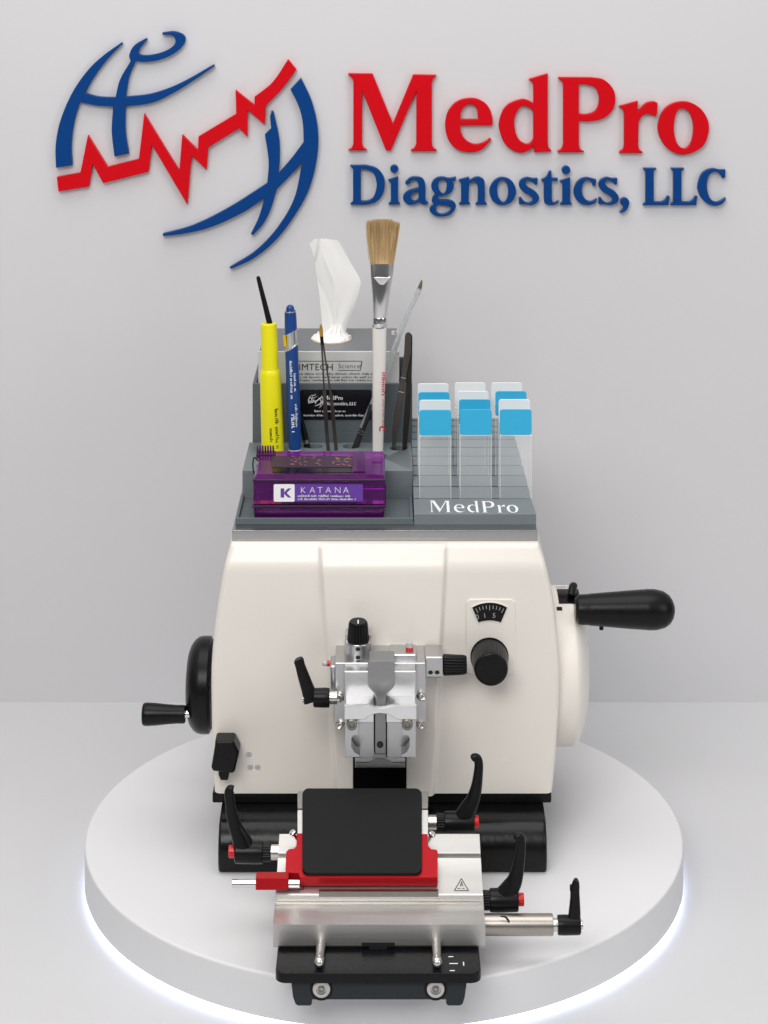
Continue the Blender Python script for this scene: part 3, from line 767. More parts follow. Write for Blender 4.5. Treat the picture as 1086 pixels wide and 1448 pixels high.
# tissue compartment: open topped box
bm = newbm(); HX0, HX1, HY0, HY1 = -207, 44.5, 372, 560
box(bm, HX0, HX1, HY0, HY0 + 6, ZT, 573, .8); box(bm, HX0, HX1, HY1 - 6, HY1, ZT, 573, .8)
box(bm, HX0, HX0 + 6, HY0 + 5.5, HY1 - 5.5, ZT, 573, .8); box(bm, HX1 - 6, HX1, HY0 + 5.5, HY1 - 5.5, ZT, 573, .8)
box(bm, HX0 + 5, HX1 - 5, HY0 + 5, HY1 - 5, ZT, 440)
obj('tissue_compartment', bm, M['print'], org)

# ---- tissue box
tb = thing('tissue_box', (-88, 460, 440.5), 'silver grey tissue box with black print in the rear of the organiser', 'tissue box')
M['carton'] = mat('silver_carton', (.58, .58, .57), .38, .15, var=.05, vscale=30)
M['cartontop'] = mat('grey_carton', (.165, .175, .185), .42, .2, var=.06, vscale=25)
M['cut'] = mat('carton_edge', (.62, .50, .36), .7)
BX0, BX1, BY0, BY1, BZ = -198.5, 24.0, 379.5, 548.0, 623.0
bm = newbm(); box(bm, BX0, BX1, BY0, BY1, 440.5, BZ, 1.6, 2); obj('carton', bm, M['carton'], tb)
bm = newbm(); prism(bm, [Vector((x, y, BZ + .8)) for x, y in rrect(BX0 + 2, BX1 - 2, BY0 + 4, BY1 - 2, 3)], Vector((0, 0, -1.4))); obj('printed_top', bm, M['cartontop'], tb)
oc = on_z(469.5, 480.5, BZ)
def ell(rx, ry, n=56, jag=0):
    return [((rx + jag * math.sin(i * 2.7) * .6) * math.cos(2*PI*i/n), (ry + jag * math.sin(i * 1.9)) * math.sin(2*PI*i/n)) for i in range(n)]
bm = newbm(); prism(bm, [Vector((oc.x + x, oc.y + y, BZ + 1.9)) for x, y in ell(33, 43, 56, .8)], Vector((0, 0, -1.3))); obj('torn_edge', bm, M['cut'], tb)
bm = newbm(); fr = Vector((0, BY0 - .4, 0))
put(bm, text_mesh('KIMTECH', 15.0, 0, 1.04), w(415, 524.3, BY0 - .4), (1, 0, 0), (0, 0, 1))
put(bm, text_mesh('Science', 10.5, -.1, 1.1), w(479, 521.5, BY0 - .4), (1, 0, 0), (0, 0, 1))
def line(bm, x0, y0, x1, y1, wd, Y):
    a, b = w(x0, y0, Y), w(x1, y1, Y); d = (b - a).normalized(); n = Vector((-d.z, 0, d.x))
    bm.faces.new([bm.verts.new(v) for v in (a - n*wd, b - n*wd, b + n*wd, a + n*wd)])
line(bm, 424, 511.5, 512.4, 511.5, .45, BY0 - .5); line(bm, 512.4, 511.5, 510, 519.5, .45, BY0 - .55); line(bm, 510, 519.9, 479, 519.9, .4, BY0 - .6) if False else None
line(bm, 478.5, 524.5, 510, 524.5, .4, BY0 - .6); line(bm, 510, 524.5, 512.4, 511.5, .45, BY0 - .65)
for py in (529.6, 534.2, 538.6):
    smallprint(bm, w(417, py + 1.2, BY0 - .4), (1, 0, 0), (0, 0, 1), 128, 3.4)
obj('printed_text', bm, M['ink'], tb, flat=True)
bm = newbm(); pt = on_z(559.5, 468.5, BZ + 1.2)
smallprint(bm, pt + Vector((-7, 0, .2)), (0, -1, 0), (1, 0, 0), 40, 7); smallprint(bm, pt + Vector((.5, 0, .3)), (0, -1, 0), (1, 0, 0), 30, 5)
obj('printed_text', bm, M['white'], tb, flat=True)

# ---- tissue pulled up out of the box
M['tissue'] = mat('tissue_paper', (.80, .79, .77), .9, bump=.5, bscale=70, var=.02, vscale=80, bdetail=6)
nt = M['tissue'].node_tree; b_ = nt.nodes['Principled BSDF']; b_.inputs['Subsurface Weight'].default_value = .15; b_.inputs['Subsurface Radius'].default_value = (.004, .004, .004)
def tpx(cx, cy): return (320 + cx / 3.62, 290 + cy / 3.62)
Ltr = [(430, 203), (445, 240), (458, 300), (466, 360), (478, 440), (486, 520), (492, 580), (495, 640), (496, 690)]
Rtr = [(575, 183), (598, 222), (640, 300), (687, 384), (682, 440), (655, 530), (628, 600), (612, 660), (604, 690)]
TOP = [(430, 203), (455, 177), (500, 173), (575, 183)]
def resamp(P, n):
    P = crom([(*p,) for p in P], 12); D = [0]
    for a, b in zip(P, P[1:]): D.append(D[-1] + math.dist(a, b))
    out = []; j = 0
    for i in range(n + 1):
        t = D[-1] * i / n
        while j < len(D) - 2 and D[j+1] < t: j += 1
        f = (t - D[j]) / max(1e-6, D[j+1] - D[j]); out.append(tuple(a + (b - a) * f for a, b in zip(P[j], P[j+1])))
    return out
NV, NT = 60, 30
LL, RR = resamp(Ltr, NV), resamp(Rtr, NV)
bm = newbm(); rows = []
rnd = random.Random(3)
for i in range(NV + 1):
    v = i / NV; row = []
    for j in range(NT + 1):
        u = j / NT
        x = LL[i][0] + (RR[i][0] - LL[i][0]) * u; y = LL[i][1] + (RR[i][1] - LL[i][1]) * u
        T_ = ((0, 0), (.17, 23), (.48, 20), (1, 0))
        for (u0, d0), (u1, d1) in zip(T_, T_[1:]):
            if u0 <= u <= u1: y -= (d0 + (d1 - d0) * (u - u0) / (u1 - u0)) * (1 - v) ** 4; break
        px, py = tpx(x, y)
        d = 5 * math.sin(PI * u) * (.2 + .8 * v) + 1.2 * math.sin(u * 7 + v * 3) * v + .8 * math.sin(u * 5.2 - v * 5.5 + 1) + .9 * math.sin(13 * u + 4 * v) * v
        d += 1.5 * math.exp(-((u - .25 - .3 * v) / .05) ** 2) * sm(0, .3, v) - 1.2 * math.exp(-((u + .35 - .9 * v) / .06) ** 2)
        # folded back top left corner
        d += 4 * sm(.03, -.03, v * 1.1 + .6 * u - .20)
        row.append(bm.verts.new(w(px, py, oc.y - 2 - d)))
    rows.append(row)
for a, b in zip(rows, rows[1:]):
    for j in range(NT): bm.faces.new((a[j], a[j+1], b[j+1], b[j]))
bmesh.ops.solidify(bm, geom=bm.faces[:], thickness=.5)
# crumpled foot filling the opening
n = 72; rings = []
for q, (s, h) in enumerate(((1.0, 1.2), (.92, 4.5), (.78, 5.5), (.6, 8.5), (.42, 14), (.25, 22))):
    rings.append([bm.verts.new(Vector((oc.x + (31.5 * s + 1.5 * math.sin(i * .7 + q)) * math.cos(2*PI*i/n) + (1 - s) * 12, oc.y + (41 * s + 2 * math.sin(i * 1.1 + q)) * math.sin(2*PI*i/n) - (1 - s) * 2, BZ + 1.2 + h + (1.6 * math.sin(i * .9 + 2 * q) + .9 * math.sin(i * 2.3)) * (q > 0)))) for i in range(n)])
for a, b in zip(rings, rings[1:]):
    for i in range(n): bm.faces.new((a[i], a[(i+1) % n], b[(i+1) % n], b[i]))
bm.faces.new(rings[-1]); bmesh.ops.recalc_face_normals(bm, faces=bm.faces[:])
tag(obj('tissue', bm, M['tissue'], ang=70), 'white paper tissue pulled up through the opening of the silver box', 'tissue')

# ---- business card on the compartment front
cd = thing('business_card', w(475, 594, 371), 'glossy black business card with white print, leaning on the grey compartment front', 'card')
bm = newbm(); plate(bm, rrect(426, 525.5, 552, 594.5, 3), 370.6, 1.2, .2); obj('card', bm, mat('black_card', (.006, .006, .008), .22), cd)
bm = newbm(); Yc = 370.3; U3, V3 = (1, 0, 0), (0, 0, 1)
def small_serif(bm, glyphs, o, width, u, v, off, embolden=0.0):
    xs = [p[0] for L in glyphs for g in L for p in g]; ys = [p[1] for L in glyphs for g in L for p in g]
    s = width / (max(xs) - min(xs)); x0, y1 = min(xs), 213 if max(ys) < 225 else 293
    for L in glyphs:
        me = curve_mesh([[((p[0] - x0) * s, (y1 - p[1]) * s) for p in g] for g in L], 0, 0, embolden)
        put(bm, me, o, u, v)
    return s
GM = [glyph(lp, *sc) for sc, lp in MEDPRO]; GD = [glyph(lp, *sc) for sc, lp in DIAG]
small_serif(bm, GM, w(459, 566, Yc), 30, U3, V3, 0); small_serif(bm, GD, w(461, 574, Yc), 49, U3, V3, 0)
for e in (EM_UP, EM_LO, EM_RED):
    me = curve_mesh([[((x - 265) * .066, (215 - y) * .066) for x, y in g] for g in glyph([e], *E1)], 0)
    put(bm, me, w(448, 568, Yc), U3, V3)
for x, y, wd in ((446, 583.5, 50), (431, 589.5, 32), (475, 589.5, 46)): smallprint(bm, w(x, y, Yc), U3, V3, wd, 3.4)
obj('card_print', bm, M['white'], cd, flat=True)

# ---- upright tools.  base of a hole bottom: Z = 446
def stick(px, py, Y): return w(px, py, Y)
def axis_pts(top, bot): return bot, (top - bot).normalized(), (top - bot).length
M['yellow'] = mat('yellow_plastic', (.80, .74, .004), .35, var=.03, vscale=30)
M['navy'] = mat('blue_pen_plastic', (.006, .05, .22), .28, var=.05, vscale=40)
def printed_on(bm, base, ax, r, ang, d0, length, h, mode='small', txt=None):
    """writing running along a round barrel, at angle ang from the viewer's side"""
    n = Vector((math.sin(ang), -math.cos(ang), 0)); n = (n - ax * n.dot(ax)).normalized()
    o = base + ax * (d0 + length) + n * (r + .35)
    u = -ax; v = (n.cross(u)).normalized()
    if mode == 'small': smallprint(bm, o - v * h / 2, u, v, length, h)
    else: put(bm, text_mesh(txt, h), o - v * h / 3, u, v)

# yellow marking pen
Y = 318; top = w(382.2, 458, Y); bot = w(389, 655, Y); bot.z = 446.5; bot.y = Y
b0, ax, L = axis_pts(top, bot)
yp = thing('marking_pen', b0, 'yellow marking pen with a thin black tip, standing at the left end', 'pen')
k = kk(Y); sh = (w(387, 522, Y) - b0).length
bm = newbm(); lathe(bm, b0, ax, [(0, 13.5*k), (2, 15*k), (30, 15.8*k), (sh - 40, 14.9*k), (sh - 10, 14.4*k), (sh - 3, 13.4*k), (sh + 1, 11.4*k), (sh + 1.5, 9*k)], 64); obj('barrel', bm, M['yellow'], yp)
bm = newbm(); lathe(bm, b0, ax, [(sh, 9*k), (sh, 12.1*k), (sh + 3, 12*k), (L - 2, 11.2*k), (L, 10.5*k), (L + .6, 9*k), (L + .6, 0)], 64); obj('cap', bm, M['yellow'], yp)
bm = newbm(); a_, b2 = w(383.4, 457, Y), w(367.5, 392.5, Y); lathe(bm, a_, b2 - a_, [(-4, 4.6), (4, 4.5), ((b2 - a_).length - 3, 3.3), ((b2 - a_).length, 2.9), ((b2 - a_).length + 1.5, 1.8), ((b2 - a_).length + 1.8, 0)], 24); obj('tip', bm, M['black'], yp)
bm = newbm(); printed_on(bm, b0, ax, 15.4*k, .52, 38, 66, 6.0); printed_on(bm, b0, ax, 15.6*k, -.02, 52, 22, 5); obj('printed_text', bm, M['ink'], yp, flat=True)

# blue pen
Y = 318; top = w(412.2, 437, Y); bot = w(420, 655, Y); bot.z = 446.5; bot.y = Y
b0, ax, L = axis_pts(top, bot)
bp_ = thing('ballpoint_pen', b0, 'blue ballpoint pen with silver band, standing right of the yellow pen', 'pen')
zc0 = (w(413, 492, Y) - b0).length; zc1 = (w(412.6, 470, Y) - b0).length
def sloped(bm, b0, ax, prof, d_end, slope, n=48, top=True):
    """barrel whose end is cut on the slant"""
    ax_, u, v = basis(ax); rings = []
    ss = [d for d, r in prof] + [d_end]; rs = [r for d, r in prof] + [prof[-1][1]]
    for i, (d, r) in enumerate(zip(ss, rs)):
        ring = []
        for j in range(n):
            a = 2*PI*j/n; e = (u * math.cos(a) + v * math.sin(a)) * r
            sl = slope * e.x if (i == len(ss) - 1) == top and (i in (0, len(ss) - 1)) else 0
            ring.append(bm.verts.new(b0 + ax * (d + sl) + e))
        rings.append(ring)
    for A, B in zip(rings, rings[1:]):
        for j in range(n): bm.faces.new((A[j], A[(j+1) % n], B[(j+1) % n], B[j]))
    bm.faces.new(rings[0]); bm.faces.new(rings[-1]); bmesh.ops.recalc_face_normals(bm, faces=bm.faces[:])
bm = newbm(); sloped(bm, b0, ax, [(0, 7*k), (6, 8.5*k), (30, 8.8*k), (120, 9.3*k), (zc0 - 20, 9.2*k)], zc0, .5); obj('barrel', bm, M['navy'], bp_)
bm = newbm(); cyl(bm, b0 + ax * (zc0 - 12), b0 + ax * (zc1 + 8), 7.6*k, 40); obj('silver_band', bm, M['chrome'], bp_)
for d in (zc0, zc1):
    bm = newbm()
    ax_, u, v = basis(ax)
    ring = []
    n = 40
    for dd, rr in ((-.8, 9.5*k), (.8, 9.5*k), (.8, 6*k), (-.8, 6*k)):
        ring.append([bm.verts.new(b0 + ax * (d + dd + .5 * ((u*math.cos(2*PI*j/n) + v*math.sin(2*PI*j/n)) * rr).x) + (u*math.cos(2*PI*j/n) + v*math.sin(2*PI*j/n)) * rr) for j in range(n)])
    for q in range(4):
        A, B = ring[q], ring[(q+1) % 4]
        for j in range(n): bm.faces.new((A[j], A[(j+1) % n], B[(j+1) % n], B[j]))
    bmesh.ops.recalc_face_normals(bm, faces=bm.faces[:]); obj('trim_ring', bm, M['chrome'], bp_)
bm = newbm(); sloped(bm, b0 + ax * 0, ax, [(zc1, 8.6*k), (zc1 + 14, 8.6*k), (L - 7, 8.2*k)], L - 5, .5, top=False); obj('cap', bm, M['navy'], bp_)
bm = newbm(); cyl(bm, b0 + ax * (L - 5), b0 + ax * (L - 3.4), 8.4*k, 40, .3); obj('trim_ring', bm, M['chrome'], bp_)
bm = newbm(); lathe(bm, b0 + ax * (L - 3.4), ax, [(0, 5.2*k), (2, 6*k), (5, 5.7*k), (8, 4.2*k), (9.4, 2*k), (9.8, 0)], 32); obj('ball_top', bm, M['navy'], bp_)
bm = newbm(); a_ = w(404.3, 475, Y - 4); b2 = w(405.3, 490, Y - 4); cyl(bm, a_, b2, 2.2, 16); obj('clip', bm, mat('amber_plastic', (.75, .45, .01), .35), bp_)
bm = newbm(); printed_on(bm, b0, ax, 9.2*k, -.12, 118, 60, 4.2); printed_on(bm, b0, ax, 9.2*k, .42, 130, 28, 4); printed_on(bm, b0, ax, 9.2*k, .45, 72, 38, 4); printed_on(bm, b0, ax, 9.1*k, .0, 62, 32, 7)
obj('printed_text', bm, M['white'], bp_, flat=True)
bm = newbm()
for d in (36, 29):
    lathe(bm, b0 + ax * d, ax, [(0, 9.0*k), (0, 9.25*k), (1, 9.25*k), (1, 9.0*k)], 40)
obj('print_band', bm, M['white'], bp_)

# slim dark tweezers with a gold tipped end
Y = 300
tw = thing('fine_tweezers', w(471, 660, 330), 'slim dark tweezers with a gold end, standing between the pens and the white brush', 'tweezers')
M['twz'] = mat('oxidised_steel', (.12, .10, .09), .35, .9, var=.3, vscale=90)
def fbar(bm, pts, thick):
    sweep(bm, [(*w(x, y, Yq), r, thick) for x, y, Yq, r in pts], (0, 1, 0), 12, 6, 3)
bm = newbm(); fbar(bm, [(456, 486, 316, 1.5), (458, 520, 316, 1.4), (459.5, 551, 316, 1.5), (460, 556, 317, 2.7), (462.5, 600, 319, 3.0), (465.5, 640, 322, 2.6), (467, 660, 322, 2.2)], 1.6); obj('arm', bm, M['twz'], tw)
bm = newbm(); fbar(bm, [(458, 486, 319, 1.5), (463, 520, 319, 1.4), (468, 553, 319, 1.5), (469, 559, 320, 2.5), (473, 600, 322, 2.8), (476.5, 640, 324, 2.5), (477.5, 660, 324, 2.0)], 1.6); obj('arm', bm, M['twz'], tw)
bm = newbm(); fbar(bm, [(457, 488, 317, 3), (456.5, 482, 317, 2.6), (456, 476, 317, 2.8)], 2.6); obj('joint', bm, M['blackgloss'], tw)
bm = newbm(); fbar(bm, [(456, 479, 317, 2.4), (455.6, 472, 317, 2.9), (455.2, 464, 317, 2.5), (455, 459, 317, 1.0)], 2.4); obj('gold_end', bm, mat('gold_plating', (.62, .36, .05), .3, .8), tw)

# wide flat brush
Y = 322; k = kk(Y)
wb = thing('flat_brush', w(536, 660, Y), 'wide flat brush with tan bristles, steel ferrule and white handle', 'brush')
def flatloft(bm, secs, n=40, sq=2.0):
    rings = []
    for px, py, hw_, hd in secs:
        c = w(px, py, Y); ring = []
        for j in range(n):
            a = 2*PI*j/n; ca, sa = math.cos(a), math.sin(a); e = 2/sq
            ring.append(bm.verts.new(c + Vector((math.copysign(abs(ca)**e, ca) * hw_ * k, math.copysign(abs(sa)**e, sa) * hd * k, 0))))
        rings.append(ring)
    for A, B in zip(rings, rings[1:]):
        for j in range(n): bm.faces.new((A[j], A[(j+1) % n], B[(j+1) % n], B[j]))
    bm.faces.new(rings[0]); bm.faces.new(rings[-1]); bmesh.ops.recalc_face_normals(bm, faces=bm.faces[:])
bm = newbm(); flatloft(bm, [(533.5, 663, 6.6, 5), (534.5, 640, 7.4, 5.4), (535.5, 560, 8.6, 6), (536.5, 500, 9.6, 6.6), (536.8, 462, 9.8, 7)], sq=2.6)
M['hwhite'] = mat('white_lacquer', (.74, .70, .66), .3, var=.03, vscale=30)
obj('handle', bm, M['hwhite'], wb)
bm = newbm()
flatloft(bm, [(536.8, 464, 10.0, 7.4), (536.8, 462.5, 10.5, 8.2), (536.8, 459, 10.5, 8.4), (536.8, 457.5, 9.7, 7.6), (536.9, 456.5, 9.7, 7.6), (536.9, 455, 10.4, 8.4), (537, 450.5, 10.4, 8.4), (537, 449, 9.9, 7.8), (538, 430, 11.4, 9.6), (538.8, 410, 13.4, 8.6), (539.5, 395, 15.2, 7.6), (540, 388, 16, 7), (540.3, 372.6, 17, 6.8)], 64, 2.0)
fer = obj('ferrule', bm, M['chrome'], wb, 25)
bm = newbm(); p1, p2, p3 = w(528.5, 391.2, Y), w(552.3, 391.2, Y), w(540, 405.5, Y); yy = Y - 7.4*k - 1.4
prism(bm, [Vector((p.x, yy + (1.0 if q == 2 else 0), p.z)) for q, p in enumerate((p1, p2, p3))], Vector((0, 4, 0)), 1.2); obj('ferrule_dent', bm, M['chrome'], wb)
# bristles: a few hundred fine tapering hairs
M['hair'] = mat('tan_bristle', (.52, .36, .175), .6, var=.38, vscale=700, stretch=(1, 1, .03))
bm = newbm(); rnd = random.Random(11)
flatloft(bm, [(540.3, 373.5, 16, 5), (541, 350, 18, 5), (541.6, 330, 18.5, 4.5), (542, 316, 18, 2.5)], 40, 2.4)
for i in range(1500):
    u = rnd.uniform(-1, 1); vv = rnd.uniform(-1, 1)
    edge = abs(u) ** 3
    base = w(540.3 + u * 16.2, 374, Y); base.y += vv * 5.2
    fl = 1.32 + rnd.gauss(0, .05)
    ty = 310.5 + 6 * edge * abs(rnd.gauss(.6, .5)) + abs(rnd.gauss(0, 1.6)) + (2.5 if u > .6 else 0)
    tip = w(541.8 + u * 17.2 * fl + rnd.gauss(0, .7), ty, Y); tip.y += vv * 9 + rnd.gauss(0, 1)
    mid = base.lerp(tip, .5) + Vector((rnd.gauss(0, .5), rnd.gauss(0, .4), 0)); r = rnd.uniform(.28, .5)
    pr = []
    for q, rr in ((base, r), (mid, r), (tip, r * .35)):
        pr.append([bm.verts.new(q + Vector((math.cos(2*PI*j/3 + i) * rr, math.sin(2*PI*j/3 + i) * rr, 0))) for j in range(3)])
    for A, B in zip(pr, pr[1:]):
        for j in range(3): bm.faces.new((A[j], A[(j+1) % 3], B[(j+1) % 3], B[j]))
# a pair of stray hairs on the left
for x, y in ((516.5, 312), (517.3, 330)):
    a_, b2 = w(522, 368, Y), w(x, y, Y); n_ = Vector((.25, 0, 0))
    prism(bm, [a_ - n_, a_ + n_, b2 + n_ * .5, b2 - n_ * .5], Vector((0, .4, 0)))
obj('bristles', bm, M['hair'], wb)
bm = newbm(); yy = Y - 6.6 * k
o_ = w(540.2, 527, yy - 2); smallprint(bm, o_, (-.01, 0, -1), (1, 0, -.01), 38, 7); smallprint(bm, o_ + Vector((.8, 1.0, -42)), (-.01, 0, -1), (1, 0, -.01), 46, 2.6)
o_ = w(536.6, 603, yy + 1); put(bm, text_mesh('C', 12, .5), o_, (0, 0, -1), (1, 0, 0))
obj('printed_text', bm, M['redink'], wb, flat=True)

# clear brush standing head down
M['acrylic'] = mat('clear_acrylic', (.72, .74, .75), .16, trans=.75, ior=1.4)
cbp = w(505, 632, 342)
cb = thing('clear_brush', cbp, 'clear acrylic brush handle with a brown tip, leaning out behind the white brush', 'brush')
bm = newbm()
pts = [(512, 606, 344, 4.2), (530, 566, 347, 5.2), (548, 522, 350, 5.6), (556, 499, 352, 5.2), (566, 471, 354, 4.2), (577, 443, 357, 3.8), (586, 424, 359, 3.6), (590.5, 413, 360, 4.2), (594.5, 404, 361, 2.4)]
sweep(bm, [(*w(x, y, q), r, r * .8) for x, y, q, r in pts], (0, 1, 0), 24, 6); obj('handle', bm, M['acrylic'], cb, 60)
bm = newbm(); sweep(bm, [(*w(x, y, q), r, r * .8) for x, y, q, r in [(592, 410, 360, 3.0), (593.6, 405, 360.3, 2.9), (595, 400, 360.6, 1.9), (595.8, 396.5, 361, .7)]], (0, 1, 0), 16); obj('tip', bm, mat('brown_tip', (.12, .085, .05), .5, var=.3, vscale=200), cb)
bm = newbm(); sweep(bm, [(*w(x, y, q), r, r * .8) for x, y, q, r in [(526.5, 573, 346, 4.4), (519, 592, 345, 4.8), (513, 607, 344, 4.6), (508.5, 619, 343, 4.6), (503, 634, 342, 5.2), (500, 645, 341, 4.4)]], (0, 1, 0), 24)
obj('ferrule', bm, mat('smoked_ferrule', (.035, .035, .037), .25, .4), cb)
bm = newbm()
for x, y, q in ((512, 610, 344), (510.8, 613.5, 343.6)):
    a_ = w(x, y, q); lathe(bm, a_, (.40, .05, 1), [(-.6, 4.4), (-.6, 5.4), (.6, 5.4), (.6, 4.4)], 24)
obj('ferrule_ring', bm, M['chrome'], cb)
# black brush mostly hidden by the blue pen
bb = thing('black_brush', w(438, 632, 342), 'slim black brush half hidden behind the blue pen', 'brush')
bm = newbm(); sweep(bm, [(*w(x, y, q), r, r) for x, y, q, r in [(421, 575, 350, 3.4), (427, 594, 348, 4.2), (431.5, 612, 346, 4.8), (434.5, 626, 344, 5), (437, 640, 342, 4.6)]], (0, 1, 0), 20); obj('handle', bm, M['black'], bb)
bm = newbm(); lathe(bm, w(434.3, 625, 344), (-.25, 0, 1), [(-3, 4.6), (-3, 5.6), (-1, 5.7), (-.4, 5), (.4, 5), (1, 5.7), (3, 5.6), (3, 4.6)], 24); obj('ferrule', bm, M['steeld'], bb)

# broad dark tweezers in the right hole
bt_ = thing('broad_tweezers', w(563, 636, 342), 'broad dark steel tweezers standing in the right hole of the tool block', 'tweezers')
M['gun'] = mat('gunmetal', (.135, .12, .105), .36, 1.0, var=.15, vscale=60, rvar=.08)
M['gund'] = mat('dark_gunmetal', (.05, .046, .042), .42, .9, var=.15, vscale=60)
def ribbon(bm, L, R, Yq, t):
    """flat metal arm: left and right edges traced, slight bow in depth"""
    pix = L + R[::-1]
    prism(bm, [w(x, y, Yq + dy) for x, y, dy in pix], Vector((.5, t, 0)), .5, 2)
bm = newbm(); ribbon(bm, [(565, 556-0, 0), (560, 580, 0), (555.5, 605, 0), (554.5, 620, 0), (554, 636, 0)], [(572, 540, 0), (570.5, 556, 0), (566.5, 580, 0), (563, 605, 0), (560, 620, 0), (558, 636, 0)], 331, 3)
bm.free(); bm = newbm()
lf = [(572.2, 476), (571, 500), (567.5, 530), (563, 556), (557.5, 585), (555, 605), (554.2, 622), (553.6, 648)]
rf = [(581, 476), (580.5, 500), (574.5, 530), (571.5, 556), (567.0, 585), (563, 605), (560.0, 622), (558.2, 648)]
prism(bm, [w(x, y, 331) for x, y in [(574, 471.8), (577, 470.6), (580, 472)] + rf + lf[::-1]][::-1], Vector((0, 3, 0)), .7, 2)
obj('arm', bm, M['gun'], bt_)
bm = newbm()
lf2 = [(574, 478), (576, 505), (574.5, 530), (573.5, 556), (571.3, 585), (569.5, 610), (568, 648)]
rf2 = [(582.7, 478), (582.4, 505), (581.8, 530), (581, 556), (579.5, 585), (577, 610), (574.0, 648)]
prism(bm, [w(x, y, 337) for x, y in [(575.5, 473), (579, 471.6), (582, 474.5)] + rf2 + lf2[::-1]][::-1], Vector((0, 3, 0)), .7, 2)
obj('arm', bm, M['gund'], bt_)
bm = newbm()
for y, a, b in ((535, 567.6, 573.4), (555, 564.4, 570.6)): line(bm, a - 1.0, y - .8, b + .2, y + .9, .5, 330.9)
obj('grip_line', bm, M['steelb'], bt_, flat=True)

# ================================================================== SLIDE RACK
rk = thing('slide_rack', (130, 290, ZT), 'grey stepped slide rack with white lettering on its front, right of the organiser', 'slide rack')
pys = [704.6, 687.6, 672.2, 658.3, 645.1, 632.8, 621.4, 611.5, 603.2, 595.3]
steps = []
for i, y in enumerate(pys):
    Yi = 165 + 35 * i; steps.append((Yi, CH - (y + 150) * kk(Yi)))
def rx(Y): return 219 - 17 * (Y - 97) / 383
prf = [(97, ZT), (97, 449.3), (98.2, 450.3), (159.5, steps[0][1] + .6)]
for i, (Yi, Zi) in enumerate(steps):
    nz = steps[i+1][1] if i + 1 < len(steps) else Zi
    prf += [(Yi - 6.0, Zi - 14), (Yi + 10, Zi - 14), (Yi + 10, Zi - 1.2), (Yi + .4, Zi - .5), (Yi + .4, Zi)]
    if i + 1 < len(steps): prf.append((Yi + 29.6, nz + .4))
    else: prf.append((Yi + 12, nz))
prf.append((prf[-1][0], ZT))
bm = newbm()
A_ = [bm.verts.new((43.6, y, z)) for y, z in prf]; B_ = [bm.verts.new((rx(y), y, z)) for y, z in prf]
bm.faces.new(A_); bm.faces.new(B_)
for i in range(len(prf)):
    j = (i + 1) % len(prf); bm.faces.new((A_[i], A_[j], B_[j], B_[i]))
bmesh.ops.recalc_face_normals(bm, faces=bm.faces[:])
obj('rack_body', bm, M['print2'], rk, 25)
RS = Incline(98.2, 450.3, (steps[0][1] + .6 - 450.3) / (159.5 - 98.2))
bm = newbm(); o_ = RS.at(606.5, 726, .35)
xs = [p[0] for L in GM for g in L for p in g]; s_ = (RS.at(731.5, 724, 0).x - o_.x) / (max(xs) - min(xs))
vs_ = (RS.at(620, 707.5, 0) - RS.at(620, 724.5, 0)).length / 112.0
o_ = RS.at(606.5, 724.8, .35)
for L in GM:
    me = curve_mesh([[((p[0] - min(xs)) * s_, (214 - p[1]) * vs_) for p in g] for g in L], 0.1, 0.05, -.95)
    put(bm, me, o_, RS.u, RS.v)
obj('rack_lettering', bm, M['white'], rk, flat=True)

# ---- slides
M['glass'] = mat('slide_glass', (.84, .88, .89), .04, alpha=.07)
M['gedge'] = mat('slide_edge_lit', (.96, .98, .98), .2, alpha=.62)  # near-white colour paints in the light that the pane rims carry
M['bluefrost'] = mat('blue_slide_end', (.03, .40, .66), .45, var=.02, vscale=60)
M['whitefrost'] = mat('frosted_slide_end', (.76, .78, .78), .6, var=.02, vscale=60)
HS, WS = 134.0, 47.0
def slide_protos(frost):
    bm = newbm(); prism(bm, [Vector((x, 0, z)) for x, z in rrect(-WS/2, WS/2, 0, HS - 38.2, .6, 2)], Vector((0, 2.0, 0)), .9, 1)
    for f_ in bm.faces: f_.material_index = 0 if abs(f_.normal.y) > .8 else 1
    bm.normal_update()
    for f_ in bm.faces: f_.material_index = 0 if abs(f_.normal.y) > .8 else 1
    g = obj('glass_pane', bm, [M['glass'], M['gedge']], flat=True)
    bm = newbm(); prism(bm, [Vector((x, -.15, z)) for x, z in rrect(-WS/2, WS/2, HS - 38, HS, 4.2, 5)], Vector((0, 2.3, 0)), .3, 1)
    f = obj('frosted_end', bm, M[frost], flat=True)
    for o in (g, f): COL.objects.unlink(o)
    return g, f
PR = {c: slide_protos(f) for c, f in (('blue', 'bluefrost'), ('white', 'whitefrost'))}
ROWS = [([614.5, 671, 726.5], 'bbb'), ([614, 669.5, 724.7], 'wbw'), ([612.5, 667, 720], 'bwb'), ([611.5, 663, 714], 'www')]
rown = ['front row', 'second row', 'third row', 'back row']; coln = ['left', 'middle', 'right']
for r, (cx, cc) in enumerate(ROWS):
    Yi, Zi = steps[r]; Yi -= 2.6
    for c in range(3):
        col = 'blue' if cc[c] == 'b' else 'white'
        o = thing('microscope_slide', ((cx[c] - 543) * kk(Yi), Yi, Zi - 8.6),
                  f"{'blue' if col == 'blue' else 'white frosted'} ended glass slide in the {rown[r]}, {coln[c]} column of the grey rack", 'slide', 'glass slides standing in the rack')
        top = (CH - ([580, 566, 555, 543][r] - (1.3 if c and r in (2, 3) else .8 if c else 0) + 150) * kk(Yi))
        dz = top - (Zi - 8.6) - HS
        for pmesh in PR[col]:
            q = pmesh.copy(); COL.objects.link(q); q.parent = o
            q.location = pmesh.location.copy()
        o.location.z += min(8.4, dz) * S if dz < 8.4 else 8.4 * S

